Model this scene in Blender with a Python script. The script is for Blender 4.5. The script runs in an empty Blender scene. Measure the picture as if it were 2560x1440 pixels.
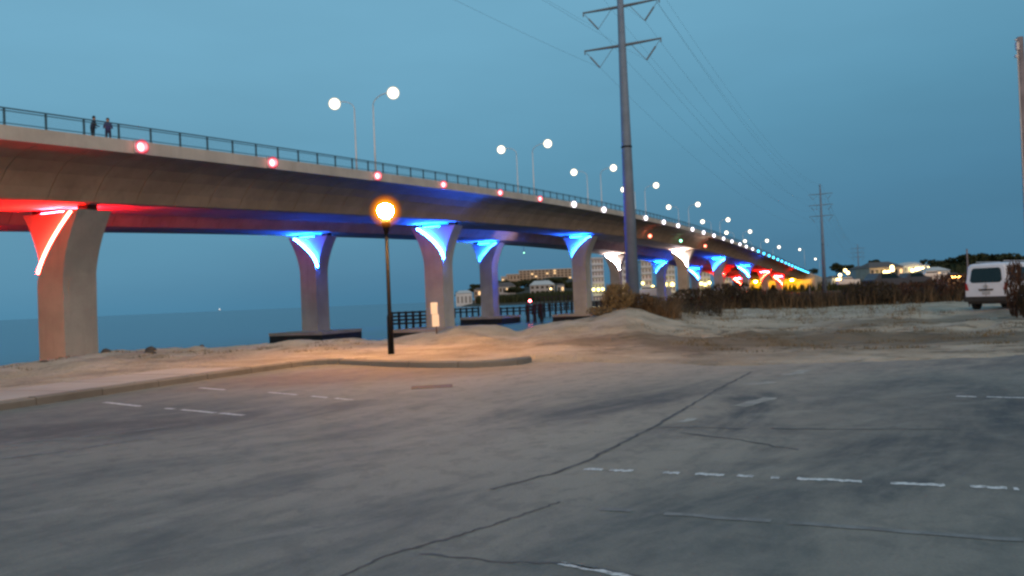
import bpy, bmesh, math, random
import numpy as np
from mathutils import Vector, Matrix, Euler
random.seed(7)
R = math.radians
scene = bpy.context.scene
C = scene.collection

# ------------------------------------------------------------------ camera, sky, sun, exposure
F = 2100.0; CAMZ = 1.6
PITCH, ROLL = R(0.71), R(-2.4)
camd = bpy.data.cameras.new('camera'); cam = bpy.data.objects.new('camera', camd); C.objects.link(cam)
camd.sensor_width = 36; camd.lens = 36*F/2560; camd.clip_end = 30000; camd.clip_start = 0.1
camd.dof.use_dof = False
CM = Matrix.Translation((0, 0, CAMZ)) @ Matrix.Rotation(R(90)+PITCH, 4, 'X') @ Matrix.Rotation(ROLL, 4, 'Z')
cam.matrix_world = CM
scene.camera = cam
w = bpy.data.worlds.new('World'); scene.world = w; w.use_nodes = True
nt = w.node_tree; nt.nodes.clear()
wo = nt.nodes.new('ShaderNodeOutputWorld'); bg = nt.nodes.new('ShaderNodeBackground')
sky = nt.nodes.new('ShaderNodeTexSky'); sky.sky_type = 'NISHITA'; sky.sun_disc = False
sky.sun_elevation = R(1.5); sky.sun_rotation = R(172)
tc = nt.nodes.new('ShaderNodeTexCoord'); sx = nt.nodes.new('ShaderNodeSeparateXYZ')
nt.links.new(tc.outputs['Generated'], sx.inputs[0])
ma = nt.nodes.new('ShaderNodeMath'); ma.operation = 'MULTIPLY_ADD'      # elevation plus a slow drift across the dusk sky
ma.inputs[1].default_value = -0.16
nt.links.new(sx.outputs['X'], ma.inputs[0]); nt.links.new(sx.outputs['Z'], ma.inputs[2])
rp = nt.nodes.new('ShaderNodeValToRGB'); nt.links.new(ma.outputs[0], rp.inputs[0])
el = rp.color_ramp.elements
el[0].position = 0.0; el[0].color = (.055, .185, .305, 1)
el[1].position = 1.0; el[1].color = (.20, .40, .60, 1)
for p, c in ((.04, (.066, .212, .345, 1)), (.14, (.095, .275, .415, 1)), (.30, (.150, .372, .530, 1)), (.5, (.175, .40, .56, 1))):
    e = el.new(p); e.color = c
nz = nt.nodes.new('ShaderNodeTexNoise'); nz.inputs['Scale'].default_value = 2.2; nz.inputs['Detail'].default_value = 4
mp = nt.nodes.new('ShaderNodeMapping'); mp.inputs['Scale'].default_value = (1, 1, 4)
nt.links.new(tc.outputs['Generated'], mp.inputs[0]); nt.links.new(mp.outputs[0], nz.inputs['Vector'])
mr = nt.nodes.new('ShaderNodeMapRange'); mr.inputs['From Min'].default_value = .3; mr.inputs['From Max'].default_value = .7
mr.inputs['To Min'].default_value = .935; mr.inputs['To Max'].default_value = 1.065
nt.links.new(nz.outputs[0], mr.inputs[0])
ms = nt.nodes.new('ShaderNodeMix'); ms.data_type = 'RGBA'; ms.blend_type = 'MULTIPLY'; ms.inputs[0].default_value = 1
nt.links.new(rp.outputs[0], ms.inputs[6]); nt.links.new(mr.outputs[0], ms.inputs[7])
sk = nt.nodes.new('ShaderNodeMix'); sk.data_type = 'RGBA'; sk.blend_type = 'ADD'; sk.inputs[0].default_value = 0.008
nt.links.new(ms.outputs[2], sk.inputs[6]); nt.links.new(sky.outputs[0], sk.inputs[7])
nt.links.new(sk.outputs[2], bg.inputs[0]); bg.inputs[1].default_value = 1.0
nt.links.new(bg.outputs[0], wo.inputs[0])
sd = bpy.data.lights.new('sun', 'SUN'); sun = bpy.data.objects.new('sun', sd); C.objects.link(sun)
sd.energy = 1.75; sd.angle = R(50); sd.color = (1, .60, .33)          # broad warm fill from behind the camera, for afterglow and unseen lot lamps
_az = R(172); _el = R(20)
sun.rotation_euler = Vector((math.sin(_az)*math.cos(_el), math.cos(_az)*math.cos(_el), math.sin(_el))).to_track_quat('Z', 'Y').to_euler()
vs = scene.view_settings; vs.view_transform = 'Standard'; vs.look = 'None'; vs.exposure = 0; vs.gamma = 1; vs.use_curve_mapping = False
scene.render.engine = 'CYCLES'
scene.cycles.use_denoising = True
scene.cycles.pixel_filter_type = 'BLACKMAN_HARRIS'; scene.cycles.filter_width = 2.6
scene.cycles.max_bounces = 5; scene.cycles.sample_clamp_indirect = 4; scene.cycles.use_light_tree = True

MI = CM.inverted()
def proj(p):
    q = MI @ Vector(p); return (1280 + F*q.x/-q.z, 720 - F*q.y/-q.z)
def ray(px, py):
    return (CM.to_3x3() @ Vector(((px-1280)/F, (720-py)/F, -1)))
def P(px, py, D):                      # the world point at depth D (metres along +Y) behind a place in the picture
    d = ray(px, py); return Vector((0, 0, CAMZ)) + d*(D/d.y)
def G(px, py, z=0.0):
    d = ray(px, py); return Vector((0, 0, CAMZ)) + d*((z-CAMZ)/d.z)

# ------------------------------------------------------------------ helpers
def link(o, parent=None):
    C.objects.link(o)
    if parent: o.parent = parent
    return o
def tag(o, label=None, cat=None, group=None, kind=None):
    if label: o['label'] = label
    if cat: o['category'] = cat
    if group: o['group'] = group
    if kind: o['kind'] = kind
    return o
def empty(name, loc=(0, 0, 0), rz=0, label=None, cat=None, group=None):
    o = bpy.data.objects.new(name, None); o.location = loc; o.rotation_euler = (0, 0, rz); o.empty_display_size = .3
    link(o); return tag(o, label, cat, group)
def copy_tree(o, parent=None):
    c = o.copy(); C.objects.link(c)
    if parent: c.parent = parent
    for ch in list(o.children): copy_tree(ch, c)
    return c
class MB:
    def __init__(s): s.v = []; s.f = []; s.m = []
    def add(s, vs_, fs_, mi=0):
        n = len(s.v); s.v += [tuple(v) for v in vs_]; s.f += [tuple(i+n for i in f) for f in fs_]; s.m += [mi]*len(fs_); return s
    def box(s, c, d, rz=0, mi=0, taper=1.0, ry=0):
        x, y, z = [k/2 for k in d]; M = Matrix.Rotation(rz, 3, 'Z') @ Matrix.Rotation(ry, 3, 'Y'); c = Vector(c)
        vs_ = [c + M @ Vector((a*x*(taper if e > 0 else 1), b*y*(taper if e > 0 else 1), e*z)) for e in (-1, 1) for a, b in ((-1, -1), (1, -1), (1, 1), (-1, 1))]
        return s.add(vs_, [(0, 3, 2, 1), (4, 5, 6, 7), (0, 1, 5, 4), (1, 2, 6, 5), (2, 3, 7, 6), (3, 0, 4, 7)], mi)
    def tube(s, pts, r, n=8, mi=0, caps=True):
        pts = [Vector(p) for p in pts]; rs = r if isinstance(r, (list, tuple)) else [r]*len(pts)
        vs_, fs_ = [], []
        up = Vector((0, 0, 1))
        for i, p in enumerate(pts):
            t = (pts[min(i+1, len(pts)-1)] - pts[max(i-1, 0)]).normalized()
            a = t.cross(up) if abs(t.z) < .95 else t.cross(Vector((0, 1, 0)))
            a.normalize(); b = t.cross(a)
            vs_ += [p + (a*math.cos(2*math.pi*k/n) + b*math.sin(2*math.pi*k/n))*rs[i] for k in range(n)]
        for i in range(len(pts)-1):
            for k in range(n):
                fs_.append((i*n+k, i*n+(k+1) % n, (i+1)*n+(k+1) % n, (i+1)*n+k))
        if caps: fs_ += [tuple(reversed(range(n))), tuple(range((len(pts)-1)*n, len(pts)*n))]
        return s.add(vs_, fs_, mi)
    def ball(s, c, r, nu=16, nv=10, sc=(1, 1, 1), mi=0):
        c = Vector(c); vs_ = [c+Vector((0, 0, r*sc[2]))]
        for j in range(1, nv):
            th = math.pi*j/nv
            vs_ += [c + Vector((r*sc[0]*math.sin(th)*math.cos(2*math.pi*i/nu), r*sc[1]*math.sin(th)*math.sin(2*math.pi*i/nu), r*sc[2]*math.cos(th))) for i in range(nu)]
        vs_.append(c-Vector((0, 0, r*sc[2]))); fs_ = []
        for i in range(nu): fs_.append((0, 1+i, 1+(i+1) % nu))
        for j in range(nv-2):
            for i in range(nu): fs_.append((1+j*nu+i, 1+(j+1)*nu+i, 1+(j+1)*nu+(i+1) % nu, 1+j*nu+(i+1) % nu))
        n = len(vs_)-1
        for i in range(nu): fs_.append((n, 1+(nv-2)*nu+(i+1) % nu, 1+(nv-2)*nu+i))
        return s.add(vs_, fs_, mi)
    def prism(s, poly, h0, h1, mi=0):              # polygon in xy extruded in z
        n = len(poly)
        vs_ = [(p[0], p[1], h0) for p in poly] + [(p[0], p[1], h1) for p in poly]
        return s.add(vs_, [tuple(reversed(range(n))), tuple(range(n, 2*n))] + [(i, (i+1) % n, n+(i+1) % n, n+i) for i in range(n)], mi)
    def build(s, name, mats, parent=None, smooth=False, loc=None, bevel=0):
        me = bpy.data.meshes.new(name); me.from_pydata(s.v, [], s.f); me.update()
        mats = mats if isinstance(mats, (list, tuple)) else [mats]
        for m in mats: me.materials.append(m)
        if len(mats) > 1: me.polygons.foreach_set('material_index', s.m)
        bm = bmesh.new(); bm.from_mesh(me); bmesh.ops.recalc_face_normals(bm, faces=bm.faces)
        if bevel: bmesh.ops.bevel(bm, geom=list(bm.edges), offset=bevel, segments=2, affect='EDGES')
        bm.to_mesh(me); bm.free()
        if smooth: me.polygons.foreach_set('use_smooth', [True]*len(me.polygons))
        o = bpy.data.objects.new(name, me); link(o, parent)
        if loc is not None: o.location = loc
        return o

# ------------------------------------------------------------------ materials
class NT:
    def __init__(s, name, rough=.8, spec=.3, metal=0):
        s.m = bpy.data.materials.new(name); s.m.use_nodes = True; s.t = s.m.node_tree; s.b = s.t.nodes['Principled BSDF']
        s.b.inputs['Roughness'].default_value = rough; s.b.inputs['Specular IOR Level'].default_value = spec; s.b.inputs['Metallic'].default_value = metal
        s.tc = s.t.nodes.new('ShaderNodeTexCoord')
    def L(s, a, b): s.t.links.new(a, b)
    def set(s, sock, v):
        if hasattr(v, 'links'): s.L(v, sock)
        else: sock.default_value = v
    def map(s, scale=(1, 1, 1), rot=(0, 0, 0), loc=(0, 0, 0), src='Object'):
        n = s.t.nodes.new('ShaderNodeMapping'); n.inputs['Scale'].default_value = scale; n.inputs['Location'].default_value = loc
        v = s.tc.outputs[src]
        if rot[2]:
            r = s.t.nodes.new('ShaderNodeVectorRotate'); r.rotation_type = 'Z_AXIS'; r.inputs['Angle'].default_value = -rot[2]; s.L(v, r.inputs[0]); v = r.outputs[0]
        s.L(v, n.inputs[0]); return n.outputs[0]
    def noise(s, vec, scale, det=5, rough=.55, dist=0):
        n = s.t.nodes.new('ShaderNodeTexNoise'); n.inputs['Scale'].default_value = scale; n.inputs['Detail'].default_value = det
        n.inputs['Roughness'].default_value = rough; n.inputs['Distortion'].default_value = dist; s.L(vec, n.inputs['Vector']); return n.outputs[0]
    def rng(s, v, a, b, c=0, d=1, smooth=True):
        n = s.t.nodes.new('ShaderNodeMapRange'); n.interpolation_type = 'SMOOTHSTEP' if smooth else 'LINEAR'
        for k, x in zip(('From Min', 'From Max', 'To Min', 'To Max'), (a, b, c, d)): n.inputs[k].default_value = x
        s.L(v, n.inputs[0]); return n.outputs[0]
    def math(s, op, a, b=0, c=0):
        n = s.t.nodes.new('ShaderNodeMath'); n.operation = op
        for k, x in enumerate((a, b, c)): s.set(n.inputs[k], x)
        return n.outputs[0]
    def mix(s, f, a, b, mode='MIX'):
        n = s.t.nodes.new('ShaderNodeMix'); n.data_type = 'RGBA'; n.blend_type = mode
        s.set(n.inputs[0], f)
        for k, x in ((6, a), (7, b)): s.set(n.inputs[k], x if hasattr(x, 'links') else (*x, 1))
        return n.outputs[2]
    def ellipse(s, cx, cy, rx, ry, rot=0, soft=.5, wob=None):     # 1 inside, 0 outside, on the ground plane
        v = s.map(scale=(1, 1, 1), rot=(0, 0, 0), loc=(-cx, -cy, 0))
        r = s.t.nodes.new('ShaderNodeVectorRotate'); r.rotation_type = 'Z_AXIS'; r.inputs['Angle'].default_value = -rot; s.L(v, r.inputs[0])
        sp = s.t.nodes.new('ShaderNodeSeparateXYZ'); s.L(r.outputs[0], sp.inputs[0])
        a = s.math('POWER', s.math('ABSOLUTE', s.math('DIVIDE', sp.outputs[0], rx)), 2)
        b = s.math('POWER', s.math('ABSOLUTE', s.math('DIVIDE', sp.outputs[1], ry)), 2)
        d = s.math('SQRT', s.math('ADD', a, b))
        if wob is not None: d = s.math('ADD', d, s.math('MULTIPLY', s.math('SUBTRACT', wob, .5), 1.6))
        return s.rng(d, 1-soft, 1+soft, 1, 0)
    def color(s, c): s.set(s.b.inputs['Base Color'], c if hasattr(c, 'links') else (*c, 1))
    def bump(s, h, strength=.3, dist=.05):
        n = s.t.nodes.new('ShaderNodeBump'); n.inputs['Strength'].default_value = strength; n.inputs['Distance'].default_value = dist
        s.L(h, n.inputs['Height']); s.L(n.outputs[0], s.b.inputs['Normal'])
def plain(name, col, rough=.7, spec=.3, metal=0, var=.12, scale=3.0):
    n = NT(name, rough, spec, metal)
    nn = n.noise(n.map(), scale)
    n.color(n.mix(n.rng(nn, .3, .7), [k*(1-var) for k in col], [min(1, k*(1+var)) for k in col])); return n.m
def emit(name, col, strength, sampled=True):
    m = bpy.data.materials.new(name); m.use_nodes = True; b = m.node_tree.nodes['Principled BSDF']
    b.inputs['Base Color'].default_value = (*[min(.8, c) for c in col], 1)
    b.inputs['Emission Color'].default_value = (*col, 1); b.inputs['Emission Strength'].default_value = strength
    m.cycles.emission_sampling = 'FRONT' if sampled else 'NONE'
    return m
def concrete(name, col, streak=.25):
    n = NT(name, .85, .2)
    big = n.noise(n.map(), .35, 4); fine = n.noise(n.map(), 6, 6); st = n.noise(n.map(scale=(1.2, 1.2, .12)), 1.5, 5)
    c = n.mix(n.rng(big, .3, .7), [k*.86 for k in col], [k*1.12 for k in col])
    c = n.mix(n.math('MULTIPLY', n.rng(st, .5, .75), streak), c, [k*.5 for k in col])
    c = n.mix(n.math('MULTIPLY', n.rng(fine, .45, .8), .25), c, [k*.7 for k in col])
    n.color(c); n.bump(fine, .25, .02); return n.m
def lens(name, core, rim, cs, rs, f0, f1, sampled=True, clear=0.0, f2=.60):
    """lamp glow painted on a ball: hot core fading to a clear halo rim"""
    m = bpy.data.materials.new(name); m.use_nodes = True; t = m.node_tree; t.nodes.clear()
    out = t.nodes.new('ShaderNodeOutputMaterial'); lw = t.nodes.new('ShaderNodeLayerWeight'); lw.inputs[0].default_value = .5
    em = t.nodes.new('ShaderNodeEmission'); tr = t.nodes.new('ShaderNodeBsdfTransparent'); mx = t.nodes.new('ShaderNodeMixShader')
    def mrange(a, b, c, d):
        n = t.nodes.new('ShaderNodeMapRange'); n.interpolation_type = 'SMOOTHSTEP'
        for k, x in zip(('From Min', 'From Max', 'To Min', 'To Max'), (a, b, c, d)): n.inputs[k].default_value = x
        t.links.new(lw.outputs['Facing'], n.inputs[0]); return n.outputs[0]
    cr = t.nodes.new('ShaderNodeMix'); cr.data_type = 'RGBA'; cr.inputs[6].default_value = (*core, 1); cr.inputs[7].default_value = (*rim, 1)
    t.links.new(mrange(f0, f1, 0, 1), cr.inputs[0]); t.links.new(cr.outputs[2], em.inputs[0])
    pw = t.nodes.new('ShaderNodeMath'); pw.operation = 'POWER'; pw.inputs[0].default_value = rs/cs
    t.links.new(mrange(f0, f1, 0, 1), pw.inputs[1]); ml = t.nodes.new('ShaderNodeMath'); ml.operation = 'MULTIPLY'; ml.inputs[1].default_value = cs
    t.links.new(pw.outputs[0], ml.inputs[0]); t.links.new(ml.outputs[0], em.inputs[1])
    t.links.new(mrange(f0, f2, clear, 1), mx.inputs[0]); t.links.new(em.outputs[0], mx.inputs[1]); t.links.new(tr.outputs[0], mx.inputs[2])
    t.links.new(mx.outputs[0], out.inputs[0]); m.cycles.emission_sampling = 'FRONT' if sampled else 'NONE'; return m
M = {}
M['conc'] = concrete('bridge_concrete', (.50, .34, .22))
M['parapet'] = concrete('parapet_concrete', (.52, .47, .40), .15)
M['pierc'] = concrete('pier_concrete', (.40, .37, .31))
M['footc'] = concrete('footing_concrete', (.38, .33, .27))
M['joint'] = plain('dark_joint', (.06, .05, .045))
M['bear'] = plain('bearing_rubber', (.02, .02, .02))
M['tidal'] = plain('tidal_growth', (.018, .016, .014), .6, var=.4, scale=1.5)
M['rail'] = plain('rail_blue_grey', (.055, .12, .16), .5)
M['road'] = plain('deck_asphalt', (.05, .05, .05))
M['steel'] = plain('galvanised_steel', (.42, .43, .45), .45, .5, .3, var=.08)
M['lamppole'] = plain('pale_lamp_pole', (.55, .57, .58), .4, .5, .3, var=.05)
M['pylon'] = plain('weathered_pylon_steel', (.15, .20, .26), .65, .3, .1, var=.1, scale=.8)
M['black'] = plain('black_paint', (.004, .005, .007), .6, .15)
M['wire'] = plain('wire_metal', (.14, .17, .19), .6)
M['wood'] = plain('creosoted_timber', (.03, .026, .024), .85, var=.4)
M['polewood'] = plain('weathered_pole_wood', (.19, .165, .17), .85, var=.2, scale=2)
M['white'] = plain('white_sheet', (.75, .72, .68), .5, var=.04)
M['wallW'] = plain('white_stucco', (.50, .55, .58), .8, var=.06, scale=.3)
M['wallB'] = plain('beige_stucco', (.36, .31, .26), .8, var=.1, scale=.3)
M['wallG'] = plain('grey_siding', (.30, .31, .32), .8, var=.1, scale=.3)
M['roofD'] = plain('dark_shingles', (.10, .09, .085), .9, var=.2)
M['roofL'] = plain('pale_roofing', (.45, .46, .44), .8, var=.1)
M['glass'] = plain('dark_glass', (.008, .014, .014), .12, .4, var=.1)
M['winfar'] = plain('dusky_window_glass', (.16, .18, .19), .3, .5, var=.1)
M['winlit'] = emit('lit_window', (1, .62, .30), 1.1, False)
M['winwarm'] = emit('bright_doorway_lamp', (1, .70, .28), 9, False)
M['winyel'] = emit('yellow_porch_lamp', (1, .80, .26), 6, False)
M['redlit'] = lens('red_marker_lamp', (1, .25, .15), (1, .03, .01), 8, .6, .05, .3, False)
M['greenlit'] = lens('green_marker_lamp', (.4, 1, .7), (.0, .5, .08), 6, .35, .03, .25, False)
M['trunk'] = plain('bark', (.06, .045, .035), .9)
LED = {'red': (1, .012, .006), 'blue': (.006, .085, 1), 'white': (1, .86, .90)}
LS = {'red': 3400, 'blue': 2800, 'white': 1100}; HS = {'red': 5600, 'blue': 1000, 'white': 250}
for k in LED:
    M['led_'+k] = emit('led_tube_'+k, LED[k], LS[k]); M['wash_'+k] = emit('head_light_'+k, {'red': (1, .008, .018), 'blue': (.002, .10, 1)}.get(k, LED[k]), HS[k])
M['led_near_red'] = emit('wide_red_led_tube', (1, .016, .010), 420)
M['fas_red'] = lens('fascia_halo_red', (1, .36, .40), (1, .02, .06), 5, .8, .02, .30, True)  # red lamp with its glow painted as a fading rim
M['fas_white'] = lens('fascia_halo_white', (1, .93, 1), (.9, .8, 1), 5, .6, .12, .55, False)  # white lamp with its glow painted as a fading rim
M['fas_blue'] = emit('fascia_lens_blue', (.03, .55, 1), 10, True)
M['street'] = lens('street_lamp_halo', (1, .90, .70), (1, .80, .50), 6, .6, .10, .50, True)  # lamp and the bloom around it painted as one fading ball
M['lantern'] = lens('sodium_lantern_halo', (1, .36, .01), (1, .22, .0), 3.2, .8, .01, .30, False, .45, .50)  # orange halo around the bulb, painted as a glowing shell
M['bulb'] = emit('sodium_bulb', (1, .43, .10), 3100, True)
M['sodium'] = emit('sodium_flood_lens', (1, .50, .02), 3500, True)
M['whiteflood'] = emit('white_flood_lens', (1, .78, .95), 160, True)

# ------------------------------------------------------------------ bridge geometry
TA = math.atan(0.4624); SA, CA = math.sin(TA), math.cos(TA); COFF = 47.6
PRO = np.array([(30, 9.55), (44.4, 10.4), (52.6, 10.9), (63.6, 11.43), (76.3, 12.1), (87.3, 12.6), (99.7, 13.05), (110.7, 13.4), (122.2, 13.72), (134.6, 14.0), (146, 14.2), (156.7, 14.35), (168.6, 14.52), (179.5, 14.6), (192, 14.6), (203, 14.5), (214, 14.35), (225.7, 14.15), (237, 13.95), (248.8, 13.75), (262, 13.4), (291.5, 12.35), (345, 10.45), (435, 7.3), (480, 5.6), (520, 4.2)])
PF = np.polyfit(PRO[:, 0]/100, PRO[:, 1], 6)
def zdeck(s): return float(np.polyval(PF, s*CA/100)) + CAMZ     # top of the parapet
def B(s, t, dz=0): return Vector((-COFF + SA*s - CA*t, CA*s + SA*t, zdeck(s) + dz))
def s_at(px, t, dz=0):
    a, b = 30.0, 560.0
    for _ in range(40):
        m = (a+b)/2
        if proj(B(m, t, dz))[0] < px: a = m
        else: b = m
    return (a+b)/2
WD = 15.4; GAP = 18.2; S0, S1 = 12.0, 508.0; DEP = 3.55
SEC = [(0.10, -.80), (1.3, -1.00), (2.3, -1.35), (3.1, -1.95), (3.75, -2.75), (4.2, -DEP+.06), (4.45, -DEP)]
SEC = SEC + [(WD-a, b) for a, b in reversed(SEC)] + [(WD-.1, -.62), (.1, -.62)]
def sweep(mb, sec, sts, t0, close=True, mi=0, shrink=0):
    n = len(sec); vs_ = []
    for s in sts: vs_ += [B(s, t0+t, z) for t, z in sec]
    fs_ = [(i*n+k, i*n+(k+1) % n, (i+1)*n+(k+1) % n, (i+1)*n+k) for i in range(len(sts)-1) for k in range(n)]
    fs_ += [tuple(range(n)), tuple((len(sts)-1)*n+k for k in reversed(range(n)))]
    mb.add(vs_, fs_, mi)
def rect(t0, t1, z0, z1): return [(t0, z0), (t1, z0), (t1, z1), (t0, z1)]
STS = [S0 + (S1-S0)*i/110 for i in range(111)]
WATER = -2.85

def bridge(T, near):
    br = empty('bridge', B(S0, T+WD/2, 0)*1, 0,
               'near long concrete box girder bridge with blue railing, red, white and blue lit piers' if near else
               'far twin concrete box girder bridge running behind the near bridge', 'bridge', 'twin bridges over the inlet')
    br.location = (0, 0, 0)
    L = 3.3; n = int((S1-S0)/L)
    for i in range(n):
        a = S0 + i*L; mb = MB(); sweep(mb, SEC, [a+.028, a+L-.028], T)
        mb.build('girder_segment', M['conc'], br)
    inner = [(a*.985+WD*.0075, b+.025 if b < -.7 else b-.03) for a, b in SEC]
    mb = MB(); sweep(mb, inner, STS, T); mb.build('joint_filler', M['joint'], br)
    if near:
        mb = MB(); sweep(mb, rect(.36, 3.2, -.60, -.36), STS, T); mb.build('walkway', M['parapet'], br)
    mb = MB(); sweep(mb, rect(.35, WD-.35, -.62, -.585), STS, T); mb.build('deck_surface', M['road'], br)
    for t in (0, WD-.34):
        Lp = 12.2; k = 0; m2 = int((S1-S0)/Lp)
        for k in range(m2):
            a = S0+k*Lp; mb = MB(); sec = rect(t-.03 if t == 0 else t, t+.34 if t == 0 else t+.37, -.80, 0) 
            sweep(mb, sec, [a+.01, a+Lp/2, a+Lp-.01], T); mb.build('parapet_panel', M['parapet'], br)
    if near:
        rl = empty('railing'); rl.parent = br
        post = MB(); post.box((0, 0, .48), (.11, .08, .96)); post.box((0, 0, .012), (.24, .2, .024)); p0 = None
        s = S0+1; k = 0
        while s < S1-1:
            loc = B(s, T+.16, 0)
            if p0 is None: o = p0 = post.build('post', M['rail'], rl)
            else: o = p0.copy(); C.objects.link(o); o.parent = rl
            o.location = loc; o.rotation_euler = (0, 0, -TA); s += 2.44
        for z0, z1, tt in ((.93, .99, .05), (.80, .84, .04), (.12, .16, .04)):
            mb = MB(); sweep(mb, rect(.16-tt, .16+tt, z0, z1), STS, T); mb.build('rail', M['rail'], rl)
        mb = MB()                                      # thin wire mesh infill
        for z in np.linspace(.22, .74, 6): sweep(mb, rect(.155, .165, z, z+.010), STS[:60], T)
        mb.build('infill_wire', M['rail'], rl)
    return br
b_near = bridge(0, True); b_far = bridge(GAP, False)

def pier(br, T, s, typ, col, name='pier'):
    """typ 'L': scoop open on the seaward side, 'R': on the landward side, seen on the end face"""
    top = zdeck(s) - DEP - .38; base = -1.55
    mb = MB(); H = top - base
    org = B(s, T+WD/2, 0); org.z = 0
    ax = Vector((SA, CA, 0)); tv = Vector((-CA, SA, 0))
    def W(a, t, z): return org + ax*a + tv*t + Vector((0, 0, z))
    def hw(z):
        u = max(0, (z-(top-4.9))/4.9); return 1.24 + 1.72*u**1.8 + .02*max(0, (top-z))/H
    zs = [base, base+H*.3, base+H*.6] + [top-4.9+4.9*i/14 for i in range(15)]
    th = 1.25; rd = .40
    # back body, full outline
    vs_, fs_ = [], []
    for z in zs:
        h = hw(z); vs_ += [W(-th+rd, -h, z), W(-th+rd, h, z), W(th, h, z), W(th, -h, z)]
    m = len(zs)
    for i in range(m-1):
        for k in range(4): fs_.append((i*4+k, i*4+(k+1) % 4, i*4+4+(k+1) % 4, i*4+4+k))
    fs_ += [(3, 2, 1, 0), tuple((m-1)*4+k for k in range(4))]
    mb.add(vs_, fs_)
    # front slab, cut by the curved scoop
    sg = 1 if typ == 'L' else -1
    za = top - (4.9 if s < 90 else 4.3); lw = .02 if s < 90 else .125
    def cut(z):
        if z <= za: return hw(z)
        u = (z-za)/(top-za); return hw(za) - (hw(za)+2.55)*u**(1.6 if s < 90 else 1.85)
    z2 = sorted(set([z for z in zs if z < za] + [za + (top-za)*i/16 for i in range(17)]))
    vs_, fs_ = [], []
    for z in z2:
        h = hw(z); c = cut(z)
        vs_ += [W(-th, -sg*h, z), W(-th, sg*c, z), W(-th+rd+.003, sg*c, z), W(-th+rd+.003, -sg*h, z)]
    m = len(z2)
    for i in range(m-1):
        for k in range(4): fs_.append((i*4+k, i*4+(k+1) % 4, i*4+4+(k+1) % 4, i*4+4+k))
    fs_ += [(3, 2, 1, 0), tuple((m-1)*4+k for k in range(4))]
    mb.add(vs_, fs_)
    p = mb.build(name, M['pierc'], br)
    # footing and tidal band
    fw = 4.2
    f = MB(); f.prism([tuple((W(a, t, 0))[:2]) for a, t in ((-fw, -fw), (fw, -fw), (fw, fw), (-fw, fw))], -1.92, base)
    fo = f.build('footing', M['footc'], p)
    f = MB(); f.prism([tuple((W(a, t, 0))[:2]) for a, t in ((-fw+.04, -fw+.04), (fw-.04, -fw+.04), (fw-.04, fw-.04), (-fw+.04, fw-.04))], -5.0, -1.923)
    f.build('tidal_band', M['tidal'], p)
    # bearings
    for tt in (-2.25, 2.25):
        f = MB(); f.box(W(0, tt, top+.20), (.9, .8, .42), -TA); f.build('bearing', M['bear'], p)
    # LED tube following the curved edge of the scoop, plus the strips on the pier head
    zz = [za+.35 + (top-za-.50)*i/16 for i in range(17)]
    if s < 90: pts = [W(-th+.13, sg*(cut(z)+.26), z) for z in zz[2:]]
    else: pts = [W(-th+rd-.13, sg*(cut(z)+.09), z) for z in zz]
    f = MB(); f.tube(pts, .13 if s < 90 else .06, 8); f.build('led_strip', M['led_near_red'] if s < 90 else M['led_'+col], p)
    f = MB(); vs_ = []; fs_ = []                   # added shield, keeps the tube's light from spilling forward
    for z in zz:
        c = cut(z)
        vs_ += [W(-th+.01, sg*(c-.02), z), W(-th+.01, sg*(c+lw), z), W(-th+.05, sg*(c+lw), z), W(-th+.05, sg*(c-.02), z)]
    for i in range(len(zz)-1):
        for k in range(4): fs_.append((i*4+k, i*4+(k+1) % 4, i*4+4+(k+1) % 4, i*4+4+k))
    fs_ += [(3, 2, 1, 0), tuple((len(zz)-1)*4+k for k in range(4))]
    f.add(vs_, fs_); f.build('light_shield', M['pierc'], p)
    f = MB()
    if near_top.get(name, True):
        f.box(W(-th+.75, .5, top+.05), (2.2, .06, .04), -TA); f.box(W(th-.45, -.5, top+.05), (2.2, .06, .04), -TA)
        f.build('head_light', M['wash_'+col], p)
    return p
near_top = {}
def pier_head_dir(): pass
XN = [(161, 'L', 'red'), (1092, 'R', 'blue'), (1450, 'L', 'blue'), (1706, 'R', 'white'), (1795, 'L', 'blue'), (1862, 'R', 'blue'), (1911, 'L', 'red'), (1947, 'R', 'red')]
sN = []
for x, t, c in XN:
    s = s_at(x, WD/2, -DEP-.4); sN.append(s); pier(b_near, 0, s, t, c)
for s, (x, t, c) in zip(sN, XN):
    s2_ = s + {0: 0, 1: -.7}.get(XN.index((x, t, c)), 0)
    pier(b_far, GAP, s2_, t, c)
print('near pier stations', [round(s, 1) for s in sN])
print('far pier px', [round(proj(B(s, GAP+WD/2, -DEP-.4))[0]) for s in sN])

# abutment, lit yellow by floodlights, and the approach embankment
ab = empty('bridge_abutment', (0, 0, 0), 0, 'yellow lit concrete abutment wall under the landward end of the bridges', 'abutment')
f = MB(); sa = 486.0
sweep(f, rect(-1.0, GAP+WD+1, -12, -DEP-.05), [sa, sa+2], 0); f.build('wall', plain('abutment_paint', (.5, .42, .22)), ab)
for t in (WD/2, GAP+WD/2):
    f = MB(); c = B(sa-11, t, -DEP-.45); f.box(c, (1.2, .3, .25), -TA); o = f.build('floodlight', M['sodium'], ab)
f = MB()
for t in (0, GAP):
    sweep(f, rect(t-2.5, t+WD+2.5, -9, -.9), [S1-20.2, S1+40, S1+140], 0)
o = f.build('embankment', plain('embankment_concrete', (.36, .33, .29)), None)
tag(o, 'pale sloping approach embankment at the landward end of the bridges', 'embankment')

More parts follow.
